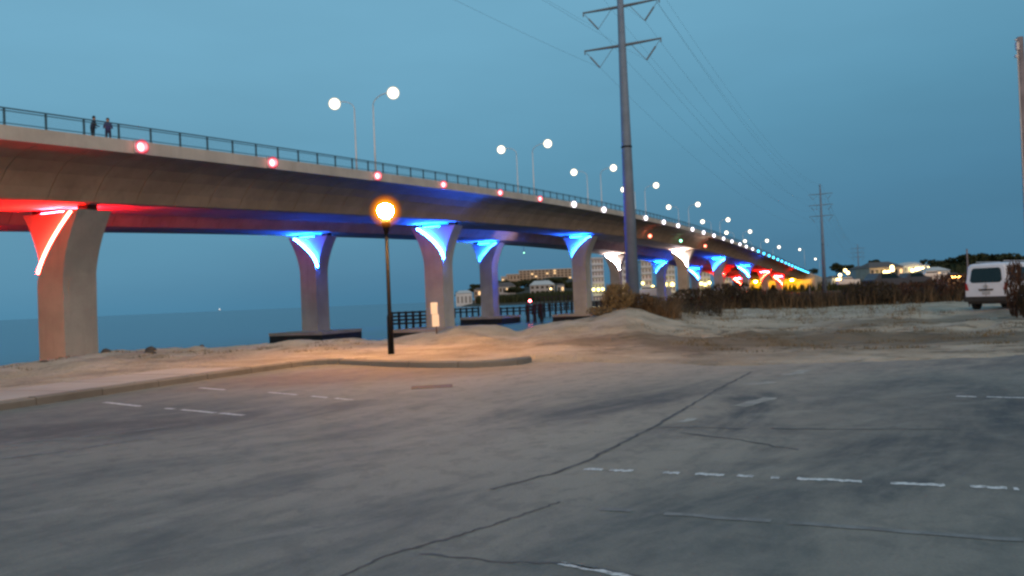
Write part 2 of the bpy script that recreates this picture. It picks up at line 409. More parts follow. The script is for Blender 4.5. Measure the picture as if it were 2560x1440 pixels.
# ------------------------------------------------------------------ fascia lights
def ordinal(n): return ['first', 'second', 'third', 'fourth', 'fifth', 'sixth', 'seventh', 'eighth', 'ninth', 'tenth', 'eleventh', 'twelfth', 'thirteenth', 'fourteenth', 'fifteenth', 'sixteenth', 'seventeenth', 'eighteenth'][n]
FL = [('red', [349, 677, 940, 1105, 1247, 1347]), ('white', [1432, 1507, 1566, 1612, 1657, 1693, 1729, 1757, 1783, 1807, 1828, 1848, 1864, 1880]),
      ('blue', [1894, 1908, 1921, 1932, 1943, 1953, 1963, 1971, 1979, 1987, 1994, 2001, 2007, 2013, 2019])]
FR = {'red': .52, 'white': .58, 'blue': .36}  # radii enlarged to take in the glow around each light
proto = {}
for col, xs in FL:
    for i, x in enumerate(xs):
        s = s_at(x, -.1, -.4)
        if col not in proto:
            r = FR[col]
            e = empty('fascia_light'); f = MB(); f.box((.05, 0, 0), (.14, r*1.5, r*1.5)); f.build('bracket', M['steel'], e)
            f = MB(); f.ball((.30, 0, 0), r, 22, 14, (.75, 1, 1)); f.build('lens', M['fas_'+col], e, True); proto[col] = e
        else: e = copy_tree(proto[col])
        e.location = B(s, -.04, -.38); e.rotation_euler = (0, 0, -TA)
        e['label'] = f'{ordinal(i)} {col} round light from the left on the bridge parapet'; e['category'] = 'light'
        e['group'] = f'{col} lights along the parapet'

# ------------------------------------------------------------------ bridge street lamps
def street_lamp_proto():
    e = empty('street_lamp'); H = 13.0
    f = MB(); f.tube([(0, 0, 0), (0, 0, H-1.3)], [.13, .085], 8); f.build('pole', M['lamppole'], e, True)
    f = MB(); pts = [(0, 0, H-1.3)] + [(2.2*(1-math.cos(a)), 0, H-1.3+1.25*math.sin(a)) for a in np.linspace(.2, math.pi/2, 7)] + [(2.7, 0, H-.02)]
    f.tube(pts, .06, 6); f.build('arm', M['lamppole'], e, True)
    f = MB(); f.box((3.0, 0, H+.08), (.9, .4, .16)); f.build('head', M['steel'], e)
    f = MB(); f.ball((3.0, 0, H-.18), .92, 24, 16); f.build('lens', M['street'], e, True)  # oversized ball standing for the glow around the lamp head
    f = MB(); f.box((0, 0, .05), (.4, .4, .1)); f.build('base_plate', M['steel'], e)
    return e
sl = None
nearx = [942, 1338, 1507, 1617, 1725, 1803, 1860, 1904, 1935]
farx = [895, 1298, 1473, 1592, 1700, 1781, 1838, 1882]
def add_lamp(s, t, rot, label, grp):
    global sl
    if sl is None: e = sl = street_lamp_proto()
    else: e = copy_tree(sl)
    e.location = B(s, t, -.0); e.rotation_euler = (0, 0, rot); e['label'] = label; e['category'] = 'street lamp'; e['group'] = grp
for i, x in enumerate(nearx):
    add_lamp(s_at(x, WD-.2), WD-.2, -TA, f'{ordinal(i)} tall white street lamp from the left with its arm pointing right', 'street lamps on the near bridge')
for i, x in enumerate(farx):
    add_lamp(s_at(x, GAP+.2), GAP+.2, math.pi-TA, f'{ordinal(i)} tall white street lamp from the left with its arm pointing left', 'street lamps on the far bridge')
for i, (x, y, D) in enumerate(((2011, 640, 600), (2049, 662, 680))):
    e = copy_tree(sl); p = P(x, y, D); e.location = (p.x, p.y, p.z-8); e.rotation_euler = (0, 0, math.pi-TA)
    e['label'] = ['street lamp on the road just past the end of the bridge', 'farthest street lamp, right of the bridge end'][i]; e['category'] = 'street lamp'

# navigation lights
for nm, px, py, m, lab in (('navigation_light', 1625, 590, 'redlit', 'red navigation light on the girder left of the green one'), ('navigation_light', 1702, 602, 'greenlit', 'green navigation light on the girder above the white lit pier'), ('navigation_light', 1763, 615, 'redlit', 'red navigation light on the girder right of the green one')):
    s = s_at(px, 2.4, -1.9); a = B(s, 2.4, -1.45)
    d = ray(px, py); D = a.y; p = P(px, py, D-.8)
    e = empty(nm, p, 0, lab, 'navigation light')
    f = MB(); f.ball((0, 0, 0), .62, 14, 10); f.build('lens', M[m], e, True)  # ball swollen to hold the painted glow around the light
    f = MB(); f.box((0, .45, .3), (.12, .9, .12)); f.build('bracket', M['steel'], e)

# ------------------------------------------------------------------ ground
def vnoise(x, y, seed=0):
    xi = np.floor(x).astype(np.int64); yi = np.floor(y).astype(np.int64); fx = x-xi; fy = y-yi
    def h(a, b):
        n = (a*374761393 + b*668265263 + seed*69069) & 0x7fffffff; n = (n ^ (n >> 13))*1274126177 & 0x7fffffff; return ((n ^ (n >> 16)) & 0xffff)/65535.0
    fx = fx*fx*(3-2*fx); fy = fy*fy*(3-2*fy)
    return (h(xi, yi)*(1-fx)+h(xi+1, yi)*fx)*(1-fy) + (h(xi, yi+1)*(1-fx)+h(xi+1, yi+1)*fx)*fy
def fbm(x, y, seed=0, o=4):
    r = 0; a = .5
    for k in range(o): r = r + a*(vnoise(x*2**k, y*2**k, seed+k)-.5); a *= .5
    return r
EDGE = [(-21.4, -15), (-17.3, -5), (-13.2, 5), (-9.1, 14.9), (-7.75, 18.5), (-6.3, 21.9), (-5.6, 23.1), (-4.8, 23.1), (-3.8, 21.9), (-2.8, 21), (-1.8, 20.3), (-.76, 19.9), (.1, 20.2), (.4, 20.9), (2.1, 20.2), (4, 18.3), (5.2, 17.6), (7.5, 17.3), (10.6, 17.4), (25, 16.5), (45, 16)]
NK = 14
POLY = EDGE + [(45, -30), (-21.4, -30)]
def segd(x, y, pl):
    d = np.full(x.shape, 1e9)
    for (ax, ay), (bx, by) in zip(pl[:-1], pl[1:]):
        dx, dy = bx-ax, by-ay; t = np.clip(((x-ax)*dx+(y-ay)*dy)/(dx*dx+dy*dy), 0, 1)
        d = np.minimum(d, np.hypot(x-ax-t*dx, y-ay-t*dy))
    return d
def inpoly(x, y, pl):
    c = np.zeros(x.shape, bool); n = len(pl)
    for i in range(n):
        ax, ay = pl[i]; bx, by = pl[(i+1) % n]
        if ay == by: continue
        c ^= ((ay > y) != (by > y)) & (x < (bx-ax)*(y-ay)/(by-ay)+ax)
    return c
def sst(a, b, x): t = np.clip((x-a)/(b-a), 0, 1); return t*t*(3-2*t)
CR = np.array([(-2500, 33, -.1), (-600, 33, -.2), (0, 33, -.2), (150, 33, -.02), (300, 33, .14), (600, 33, .14), (700, 33, .18), (800, 33, .26), (880, 33, .2), (940, 33, .08), (1000, 33, .23), (1050, 34, .38), (1090, 34, .34), (1140, 34, .50), (1200, 34, .52), (1250, 34, .38), (1290, 33, .24), (1345, 34, .45), (1400, 35, .55), (1470, 36, .60), (1520, 37, .85), (1560, 37, 1.0), (1600, 38, .98), (1680, 42, .55), (1800, 50, .25), (2000, 58, .15), (2400, 58, .15), (2560, 50, .25), (3000, 50, .2), (6000, 50, .2)], float)
def height(x, y):
    yy = np.maximum(y, .5); b = np.clip(1280 + F*x/yy, -2500, 6000)
    b = np.where(y < .5, np.where(x < 0, -2500, 6000), b)
    Dc = np.interp(b, CR[:, 0], CR[:, 1]); zc = np.interp(b, CR[:, 0], CR[:, 2])
    sd_ = segd(x, y, EDGE); ins = inpoly(x, y, POLY); sd_ = np.where(ins, -sd_, sd_)
    t = np.clip(sd_/(np.maximum(sd_, 0)+np.maximum(Dc-y, 0)+1e-3), 0, 1)
    kerbed = 1-sst(.6, 3.0, x)
    z0 = kerbed*.125 + (1-kerbed)*(.015)
    bump = fbm(x*.35, y*.35, 3)*.30*sst(1, 8, sd_) + fbm(x*.9, y*.9, 9, 4)*.34*sst(2.5, 8, sd_)*sst(70, 45, y) + fbm(x*2.5, y*2.5, 19, 3)*.03*sst(.3, 2, sd_)
    z = z0 + (zc - z0)*t**1.3 + bump
    z = np.where(sd_ < 0, -.05 + .05*np.clip(1+sd_/.6, 0, 1)*(1-kerbed) + .0*x, z)
    z = np.where((sd_ >= 0) & (sd_ < .42) & (kerbed > .5), .0, z)
    sdk = segd(x, y, EDGE[:6]); z = np.where((sd_ >= 0) & (sdk < 2.05) & (y < 19.5), .0, z)
    rt = sst(1560, 1700, b)
    past = np.maximum(y-Dc, 0)
    left = z - 5.2*sst(0, 15, past)
    right = z - 1.9*sst(12, 60, past)
    z = np.where(past > 0, left*(1-rt)+right*rt, z)
    # beach carries on past both ends, sea beyond
    m2 = sst(1440, 1475, b)*sst(345, 365, y); m3 = sst(1120, 1180, b)*sst(560, 600, y)
    far = np.maximum(m2, m3); z = z*(1-far) + (-1.2)*far
    hill = 24*np.exp(-((b-1390)/110)**2)*sst(600, 900, y) + 14*np.exp(-((b-2450)/260)**2)*sst(420, 620, y) + 6*np.exp(-((b-2050)/300)**2)*sst(500, 800, y)
    z = z + hill*far
    # the sea side and behind: left of the frame stays sea, behind the camera stays land
    z = np.where((y > 120) & (b < 1440) & (y < 560), -6, z)
    z = np.where((b < 1120) & (y > 60), -6, z)
    return z
def make_ground():
    ang = np.concatenate([np.arange(-46, 46, .2), np.arange(46, 314, 3.0)])*math.pi/180
    r = [1.2]
    while r[-1] < 9000: r.append(r[-1]*(1.011 if r[-1] < 70 else 1.03))
    r = np.array(r); A, Rr = np.meshgrid(ang, r)
    X = Rr*np.sin(A); Y = Rr*np.cos(A); Z = height(X, Y)
    na, nr = len(ang), len(r)
    V = np.stack([X, Y, Z], -1).reshape(-1, 3); V = np.vstack([V, [[0, 0, -.05]]])
    i = np.arange(nr-1)[:, None]; k = np.arange(na)[None, :]; k2 = (k+1) % na
    Q = np.stack([i*na+k+0*i, (i+1)*na+k, (i+1)*na+k2, i*na+k2], -1).reshape(-1, 4)
    me = bpy.data.meshes.new('ground'); fs_ = Q.tolist() + [(len(V)-1, int(a), int((a+1) % na)) for a in range(na)]
    me.from_pydata(V.tolist(), [], fs_); me.update(); me.polygons.foreach_set('use_smooth', [True]*len(me.polygons))
    bm = bmesh.new(); bm.from_mesh(me); bmesh.ops.recalc_face_normals(bm, faces=bm.faces); bm.to_mesh(me); bm.free()
    if me.polygons[0].normal.z < 0: me.flip_normals()
    n = NT('beach_sand', .95, .1)
    o = n.map()
    a = n.noise(o, .35, 6, .6, .3); b = n.noise(n.map(scale=(.6, 1, 1), rot=(0, 0, .5)), 1.4, 6, .65); c = n.noise(o, 9, 5, .7)
    col = n.mix(n.rng(a, .3, .7), (.37, .31, .23), (.55, .47, .36))
    col = n.mix(n.math('MULTIPLY', n.rng(b, .52, .72), .65), col, (.17, .135, .09))
    cl = n.noise(n.map(scale=(1, 1, 1), rot=(0, 0, .2)), .85, 7, .72, .5); cm = n.noise(o, .09, 3, .5)
    rs = n.ellipse(22, 27, 20, 9, .1, .4, cm)
    col = n.mix(n.math('MULTIPLY', n.math('MULTIPLY', n.rng(cl, .53, .60), rs), .75), col, (.11, .095, .065))
    col = n.mix(n.math('MULTIPLY', n.rng(cl, .66, .72), .5), col, (.62, .56, .46))
    col = n.mix(n.math('MULTIPLY', n.rng(c, .5, .75), .4), col, (.17, .14, .10))
    dirt = n.ellipse(8.2, 24.5, 7.0, 3.2, -.25, .45, a)
    col = n.mix(n.math('MULTIPLY', dirt, .75), col, (.135, .105, .07))
    track = n.ellipse(16, 33, 13, 1.3, .60, .5, a)
    col = n.mix(n.math('MULTIPLY', track, .6), col, (.15, .125, .09))
    t2 = n.ellipse(15, 23, 12, 1.0, .35, .5, b)
    col = n.mix(n.math('MULTIPLY', t2, .45), col, (.15, .13, .095))
    geo = n.t.nodes.new('ShaderNodeNewGeometry'); sp = n.t.nodes.new('ShaderNodeSeparateXYZ'); n.L(geo.outputs['Position'], sp.inputs[0])
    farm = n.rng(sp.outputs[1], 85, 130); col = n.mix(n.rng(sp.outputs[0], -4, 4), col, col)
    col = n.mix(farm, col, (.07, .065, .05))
    n.color(col); n.bump(n.math('ADD', n.math('ADD', n.math('MULTIPLY', b, .5), n.math('MULTIPLY', cl, 1.2)), n.math('MULTIPLY', c, .15)), 1.0, .35)
    me.materials.append(n.m)
    g = link(bpy.data.objects.new('ground', me)); tag(g, 'pale sandy beach and dunes beside the parking lot', kind='structure')
make_ground()

# water
n = NT('sea_water', .22, .5)
wv = n.noise(n.map(scale=(.35, 1, 1), rot=(0, 0, .3)), .9, 4, .6); w2 = n.noise(n.map(scale=(.5, 1, 1)), 4, 3, .6)
n.color((.004, .075, .15)); n.b.inputs['IOR'].default_value = 1.33
n.bump(n.math('ADD', wv, n.math('MULTIPLY', w2, .3)), .45, .25)
f = MB(); k = 48
f.add([(14000*math.cos(2*math.pi*i/k), 14000*math.sin(2*math.pi*i/k), WATER) for i in range(k)], [tuple(range(k))])
tag(f.build('sea', n.m), 'calm blue sea and inlet under the bridges', kind='structure')

# parking lot asphalt
def wob(pts, step=.25, amp=.25, seed=1):
    out = []
    for (ax, ay), (bx, by) in zip(pts[:-1], pts[1:]):
        m = max(1, int(math.hypot(bx-ax, by-ay)/step))
        for i in range(m):
            x = ax+(bx-ax)*i/m; y = ay+(by-ay)*i/m
            out.append((x, y + amp*(2*float(fbm(np.array(x*1.1), np.array(y*1.1), seed, 4)))))
    out.append(pts[-1]); return out
pl = EDGE[:NK] + wob(EDGE[NK:], .2, .8) + [(45, -30), (-21.4, -30)]
n = NT('worn_asphalt', .88, .25)
o = n.map(); st = n.map(scale=(.4, 1.2, 1), rot=(0, 0, .95))
a = n.noise(st, .5, 7, .68, .5); b = n.noise(n.map(scale=(.4, 1.6, 1), rot=(0, 0, .8)), 1.6, 6, .7); c = n.noise(o, 45, 3, .7); d = n.noise(n.map(scale=(.5, 1.5, 1), rot=(0, 0, .35)), .7, 5, .65, .6)
col = n.mix(n.rng(a, .32, .68), (.118, .130, .117), (.182, .182, .156))
col = n.mix(n.math('MULTIPLY', n.rng(b, .45, .75), .4), col, (.25, .235, .195))
dk = n.math('MULTIPLY', n.ellipse(4.7, 9.8, 3.3, 3.6, 0, .5, a), n.rng(d, .25, .55))
col = n.mix(n.math('MULTIPLY', dk, .95), col, (.05, .058, .062))
dk2 = n.math('MULTIPLY', n.ellipse(10, 16.4, 7, 1.6, -.05, .5, d), n.rng(b, .25, .5))
col = n.mix(n.math('MULTIPLY', dk2, .85), col, (.062, .063, .07))
dust = n.ellipse(2.0, 18.4, 8.0, 3.6, -.05, .75, b)
col = n.mix(n.math('MULTIPLY', dust, .82), col, (.40, .34, .265))
dust2 = n.math('MULTIPLY', n.ellipse(0, 11, 6, 6, .0, .7, a), n.rng(a, .33, .6))
col = n.mix(n.math('MULTIPLY', dust2, .6), col, (.44, .375, .285))
brn = n.ellipse(-3.4, 19.3, 3.6, 2.0, .25, .5, d)
col = n.mix(n.math('MULTIPLY', brn, .7), col, (.20, .125, .085))
dl = n.math('MULTIPLY', n.ellipse(-6.4, 11.9, 2.4, .9, .2, .5, d), 1)
col = n.mix(n.math('MULTIPLY', dl, .75), col, (.085, .090, .082))
m1 = n.noise(n.map(scale=(.4, 2.4, 1), rot=(0, 0, 1.05)), 1.0, 7, .68, .6); m2 = n.noise(n.map(scale=(.3, 1.4, 1), rot=(0, 0, .9)), 2.2, 6, .72)
col = n.mix(n.math('MULTIPLY', n.rng(m1, .45, .72), .22), col, (.072, .078, .080))
col = n.mix(n.math('MULTIPLY', n.rng(m2, .52, .70), .30), col, (.25, .235, .20))
n1 = n.noise(n.map(scale=(.5, 2.2, 1), rot=(0, 0, .6)), .9, 5, .6, .8)
col = n.mix(n.math('MULTIPLY', n.rng(n1, .56, .74), .35), col, (.37, .335, .285))
mot = n.noise(o, 2.4, 8, .75, .3)
col = n.mix(n.math('MULTIPLY', n.rng(mot, .50, .60), .30), col, (.085, .092, .086))
col = n.mix(n.math('MULTIPLY', n.rng(mot, .50, .40), .22), col, (.27, .255, .21))
col = n.mix(n.math('MULTIPLY', n.rng(c, .35, .75), .30), col, (.09, .09, .087))
n.color(col); n.bump(n.math('ADD', c, n.math('MULTIPLY', b, .8)), .5, .012)
MASPH = n.m
f = MB(); f.add([(x, y, 0) for x, y in pl], [tuple(range(len(pl)))])
tag(f.build('parking_lot', MASPH), 'worn grey asphalt parking lot dusted with blown sand', kind='structure')

# kerbs
def kerb(pts, name, lab, h=.15, wd=.2):
    root = empty(name, (0, 0, 0)); root['kind'] = 'structure'; root['label'] = lab
    P2 = [Vector((x, y, 0)) for x, y in pts]; L = [0]
    for a_, b_ in zip(P2[:-1], P2[1:]): L.append(L[-1]+(b_-a_).length)
    def at_(d):
        d = min(max(d, 0), L[-1]-1e-4)
        k = max(i for i in range(len(L)-1) if L[i] <= d); t = (d-L[k])/(L[k+1]-L[k]); return P2[k].lerp(P2[k+1], t)
    d = 0.0
    while d < L[-1]-.3:
        n_ = 4; e_ = min(d+1.5, L[-1]); dz = random.uniform(-.012, .006); vs_ = []; fs_ = []
        for i in range(n_+1):
            q = d+.012+(e_-d-.024)*i/n_; p = at_(q); t = (at_(q+.05)-at_(q-.05)).normalized(); nn = Vector((-t.y, t.x, 0))
            for a_, z in ((-.02, -.06), (-.02, h-.03+dz), (.02, h+dz), (wd, h+dz), (wd, -.06)): vs_.append(p+nn*a_+Vector((0, 0, z)))
        for i in range(n_):
            for k in range(5): fs_.append((i*5+k, i*5+(k+1) % 5, i*5+5+(k+1) % 5, i*5+5+k))
        fs_ += [(0, 1, 2, 3, 4), tuple(n_*5+k for k in range(5))]
        f = MB(); f.add(vs_, fs_); f.build('kerb_stone', M['kerb'], root); d += 1.5
M['kerb'] = concrete('kerb_concrete', (.20, .18, .15), .3)
def smoothline(pts, it=2):
    for _ in range(it):
        q = [pts[0]]
        for a_, b_ in zip(pts[:-1], pts[1:]): q += [(a_[0]*.75+b_[0]*.25, a_[1]*.75+b_[1]*.25), (a_[0]*.25+b_[0]*.75, a_[1]*.25+b_[1]*.75)]
        pts = q + [pts[-1]]
    return pts
kerb(smoothline(EDGE[:NK]), 'kerb', 'concrete kerb running along the pavement and curving round the sandy lamp island')
# sidewalk slabs on the left
side = []
v0 = Vector((EDGE[1][0], EDGE[1][1], 0)); v1 = Vector((EDGE[4][0], EDGE[4][1], 0)); v2 = Vector((-6.2, 22.0, 0))
tdir = (v2-v0).normalized(); ndir = Vector((-tdir.y, tdir.x, 0))
pv = empty('pavement', (0, 0, 0)); pv['kind'] = 'structure'; pv['label'] = 'pale concrete pavement between the kerb and the beach'
M['slab'] = concrete('pavement_concrete', (.40, .35, .29), .1)
def on_edge(y):
    xs = [e[0] for e in EDGE[:6]]; ys = [e[1] for e in EDGE[:6]]; return float(np.interp(y, ys, xs))
y = -5.0
while y < 20.5:
    a0 = Vector((on_edge(y), y, 0)); a1 = Vector((on_edge(y+1.5), y+1.5, 0)); g = .008
    f = MB(); q = [a0+ndir*.21+tdir*g, a1+ndir*.21-tdir*g, a1+ndir*2.3-tdir*g, a0+ndir*2.3+tdir*g]
    f.prism([(v.x, v.y) for v in q], .02, .152); f.build('slab', M['slab'], pv); y += 1.53

# painted lines, cracks
n = NT('worn_line_paint', .7, .2); a = n.noise(n.map(), 14, 6, .8)
n.color(n.mix(n.rng(a, .46, .60), (.66, .65, .62), (.26, .25, .235))); M['paint'] = n.m
n = NT('faded_line_paint', .8, .2); a = n.noise(n.map(), 5, 5, .7)
n.color(n.mix(n.rng(a, .40, .6), (.22, .22, .205), (.16, .16, .15))); M['faint'] = n.m
M['crack'] = plain('tar_crack', (.088, .092, .092), .9, var=.35, scale=4)
def strip(pix, wd, mat, name, lab, z=.004, wig=.01, step=.12, gaps=()):
    pts = [G(*p) for p in pix]; out = []
    for p, q in zip(pts[:-1], pts[1:]):
        m = max(1, int((q-p).length/step)); out += [p.lerp(q, i/m) for i in range(m)]
    out.append(pts[-1]); f = MB(); tot = len(out)-1; vs_ = []; fs_ = []
    for i, p in enumerate(out):
        t = (out[min(i+1, tot)]-out[max(i-1, 0)]).normalized(); nn = Vector((-t.y, t.x, 0)); p = p + nn*random.uniform(-wig, wig)
        for sgn in (-1, 1): vs_.append((p.x+nn.x*sgn*(wd/2+random.uniform(-wig, wig)*.6), p.y+nn.y*sgn*(wd/2+random.uniform(-wig, wig)*.6), z))
    for i in range(tot):
        u = (i+.5)/tot
        if any(g0 < u < g1 for g0, g1 in gaps): continue
        fs_.append((2*i, 2*i+1, 2*i+3, 2*i+2))
    f.add(vs_, fs_); o = f.build(name, mat); tag(o, lab, kind='structure'); return o
strip([(1460, 1173), (2545, 1222)], .085, M['paint'], 'parking_line', 'broken white parking line across the right foreground', wig=.016, step=.035,
      gaps=((.05, .075), (.13, .215), (.255, .30), (.372, .395), (.44, .478), (.50, .545), (.685, .745), (.862, .913), (.975, .99)))
strip([(1500, 1272), (2560, 1352)], .08, M['faint'], 'parking_line', 'faded parking line in the right foreground below the bright one', gaps=((.1, .2), (.45, .5)))
strip([(1400, 1409), (1550, 1438), (1700, 1475)], .055, M['paint'], 'parking_line', 'short white line mark at the bottom edge', step=.03, gaps=((.62, 1),))
strip([(262, 1006), (350, 1016)], .10, M['paint'], 'parking_line', 'short white parking mark on the left near the kerb')
strip([(415, 1021), (645, 1042), (820, 1053)], .09, M['paint'], 'parking_line', 'white parking line on the left, longest there', gaps=((.06, .12), (.35, .38), (.56, 1)))
strip([(500, 970), (560, 975)], .10, M['paint'], 'parking_line', 'tiny white mark left of the drain')
strip([(640, 978), (880, 1000)], .08, M['paint'], 'parking_line', 'broken white mark in front of the island', gaps=((.0, .15), (.45, .6), (.75, .84)))
strip([(2390, 991), (2800, 1000)], .09, M['paint'], 'parking_line', 'thin white line at the right edge of the lot', gaps=((.1, .2),))
strip([(0, 1110), (180, 1096), (420, 1068)], .10, M['faint'], 'parking_line', 'upper faded line at the left edge of the lot', gaps=((.35, .5),))
strip([(0, 1147), (140, 1131), (370, 1094)], .10, M['faint'], 'parking_line', 'lower faded line at the left edge of the lot', gaps=((.4, .5),))
strip([(1880, 930), (1790, 975), (1640, 1065), (1450, 1160), (1380, 1185)], .045, M['crack'], 'asphalt_seam', 'long dark seam running across the lot towards the camera', wig=.016)
strip([(1380, 1185), (1230, 1225)], .03, M['crack'], 'asphalt_seam', 'thin middle stretch of the dark seam', wig=.03)
strip([(1400, 1255), (1180, 1330), (980, 1385), (840, 1445)], .022, M['crack'], 'asphalt_crack', 'dark crack in the bottom middle of the lot', wig=.014, step=.05)
strip([(1050, 1385), (1250, 1405), (1400, 1408), (1620, 1445)], .018, M['crack'], 'asphalt_crack', 'thin crack along the bottom edge of the lot', wig=.02, step=.07)
strip([(1640, 1068), (1900, 1072), (2400, 1074)], .035, M['crack'], 'asphalt_crack', 'thin level crack across the dark right side', wig=.03, gaps=((.3, .4),))
strip([(1700, 1082), (1850, 1100), (1990, 1125)], .03, M['crack'], 'asphalt_crack', 'short branching crack beside the seam', wig=.03)

M['smear'] = plain('faded_sandy_paint', (.30, .29, .25), .85, var=.25, scale=3)
strip([(1848, 1016), (1880, 1008), (1925, 994)], .22, M['smear'], 'paint_remnant', 'faded arrow shaped paint remnant beside the dark seam, lower stroke', wig=.03)
strip([(1870, 962), (1935, 955)], .28, M['smear'], 'paint_remnant', 'faded paint remnant beside the dark seam, upper stroke', wig=.05)
strip([(1965, 938), (2020, 926)], .22, M['smear'], 'paint_remnant', 'small faded paint remnant near the far edge of the lot', wig=.05)
strip([(1700, 1056), (1735, 1046)], .12, M['smear'], 'paint_remnant', 'short faded smear right of the dark seam', wig=.03)
# drain
dc = G(1080, 967); e = empty('drain_grate', (dc.x, dc.y, 0), .1, 'dark rectangular drain grate sunk in the orange lit asphalt', 'drain'); e.scale = (.66, .7, .35)
M['iron'] = plain('rusty_iron', (.07, .045, .03), .8)
f = MB()
for (cx, cy, a_, b_) in ((0, .33, 1.15, .07), (0, -.33, 1.15, .07), (-.55, 0, .07, .6), (.55, 0, .07, .6)): f.box((cx, cy, .004), (a_, b_, .03))
f.build('frame', M['iron'], e)
f = MB(); f.box((0, 0, -.005), (1.03, .59, .02)); f.build('pit', M['joint'], e)
bar = None
for i in range(13):
    if bar is None:
        f = MB(); f.box((0, 0, .008), (.035, .58, .016)); bar = o = f.build('bar', M['iron'], e)
    else: o = bar.copy(); C.objects.link(o)
    o.location = (-.48+.08*i, 0, 0)

def gz(x, y): return float(height(np.array([float(x)]), np.array([float(y)]))[0])
def ground_at(px, D, dz=0):
    p = P(px, 746, D); return Vector((p.x, p.y, gz(p.x, p.y)+dz))

# ------------------------------------------------------------------ sodium lantern
lp = G(978, 886, .12); lp.z = gz(lp.x, lp.y)
e = empty('lantern_post', lp, 0, 'slim black lamp post with a glowing orange lantern on the sandy island', 'lamp post')
hh = P(977, 527, lp.y).z - lp.z
f = MB(); f.tube([(0, 0, -.1), (0, 0, 1.1), (0, 0, 1.15), (0, 0, hh-.65)], [.095, .085, .06, .048], 12); f.build('pole', M['black'], e, True)
f = MB(); f.tube([(0, 0, hh-.66), (0, 0, hh-.50), (0, 0, hh-.36), (0, 0, hh-.24)], [.06, .10, .14, .13], 16); f.build('collar', M['black'], e, True)
f = MB(); f.ball((0, 0, hh), .58, 40, 26); f.build('lantern_halo', M['lantern'], e, True)  # shell standing for the halo around the bulb
f = MB(); f.ball((0, 0, hh), .225, 20, 12, (1, 1, .95)); f.build('bulb', M['bulb'], e, True)

# ------------------------------------------------------------------ sign on the beach
sp_ = ground_at(1088, 32.5); e = empty('beach_sign', sp_, 0, 'narrow white two panel sign on a thin post in front of the second near pier', 'sign')
zt = P(1080, 756, 32.5).z - sp_.z; zm = P(1080, 786, 32.5).z - sp_.z; zb = P(1080, 817, 32.5).z - sp_.z
f = MB(); f.box((0, .03, zt/2-.1), (.05, .03, zt+.1)); f.build('post', M['trunk'], e)
f = MB(); f.box((-.06, 0, (zt+zm)/2), (.26, .012, zt-zm-.01)); f.build('panel', M['white'], e)
f = MB(); f.box((-.02, 0, (zb+zm)/2), (.27, .012, zm-zb-.01)); f.build('panel', M['white'], e)

# rocks and debris on the berm
M['rock'] = plain('wet_dark_rock', (.05, .048, .045), .9, var=.4)
def rock(px, D, sz, lab):
    p = ground_at(px, D); bm = bmesh.new(); bmesh.ops.create_icosphere(bm, subdivisions=3, radius=1)
    rs = random.randint(0, 99)
    for v in bm.verts:
        k = 1+.5*float(fbm(np.array(v.co.x*1.3+rs), np.array(v.co.y*1.3+v.co.z*2), rs, 3)); v.co = Vector((v.co.x*sz[0]*k, v.co.y*sz[1]*k, v.co.z*sz[2]*k))
    me = bpy.data.meshes.new('rock'); bm.to_mesh(me); bm.free(); me.materials.append(M['rock'])
    o = link(bpy.data.objects.new('rock', me)); o.location = p; tag(o, lab, 'rock')
rock(260, 32, (.20, .15, .13), 'small dark rock on the berm right of the red lit pier')
rock(369, 31, (.24, .18, .14), 'largest dark rock on the left berm')
rock(372, 32.5, (.22, .15, .20), 'greyish lump just behind the largest dark rock')
rock(500, 32.5, (.09, .07, .06), 'pebble sized rock alone on the crest of the berm')
rock(104, 29, (.16, .1, .07), 'flat dark stone at the foot of the red lit pier')

# ------------------------------------------------------------------ pylons and wires
def _pylon_doc(): pass
def pylon(px, D, label, r0, scale=1.0, base=None):
    p = P(px, 746, D); e = empty('power_pylon', (p.x, p.y, -1.5), -TA, label, 'pylon', 'steel power pylons beside the bridge')
    H = 41.0*scale
    f = MB(); f.tube([(0, 0, 0), (0, 0, H*.47), (0, 0, H)], [r0, r0*.72, r0*.36], 12); f.build('shaft', M['pylon'], e, True)
    f = MB(); zb = 16.8*scale; rb = r0*(1-.28*zb/(H*.47))*1.06; f.tube([(0, 0, zb+1.6), (0, 0, zb+1.75)], [rb, rb], 12); f.build('flange', M['black'], e)
    att = []
    for z in (29.2*scale, 33.3*scale, 37.4*scale):
        f = MB()
        for sg in (-1, 1):
            f.tube([(0, 0, z-.02), (sg*4.15, 0, z+.05)], [.17, .09], 6)
            f.box((sg*4.15, 0, z-.1), (.1, .1, .5))
        f.build('cross_arm', M['wire'], e)
        for sg in (-1, 1):
            a = Vector((sg*4.0, 0, z-.15)); b = Vector((sg*2.55, 0, z-1.95)); c = Vector((sg*1.0, 0, z-.1))
            f = MB(); f.tube([a, a.lerp(b, .3)], .03, 5); f.tube([a.lerp(b, .3), b], .09, 6); f.build('insulator', M['wire'], e)
            f = MB(); f.tube([c, b], .03, 5); f.build('insulator', M['wire'], e)
            att.append(b)
    att.append(Vector((-.6, 0, H))); att.append(Vector((.6, 0, H)))
    Mx = Matrix.Translation(e.location) @ Matrix.Rotation(-TA, 4, 'Z')
    return [Mx @ a for a in att]
A1 = pylon(1583, 88, 'tall grey steel power pole standing in the dunes in front of the bridge', .73)
A2 = pylon(2063, 315, 'distant power pole past the landward end of the bridge', .75)
A3 = pylon(2150, 560, 'farthest power pole, a thin mast over the buildings', .6, .72)
d = A1[0]-A2[0]; A0 = [a + Vector((d.x*1.0, d.y*1.0, 0)) for a in A1]
n_w = 0
WN = ['left lower', 'right lower', 'left middle', 'right middle', 'left upper', 'right upper', 'left shield', 'right shield']
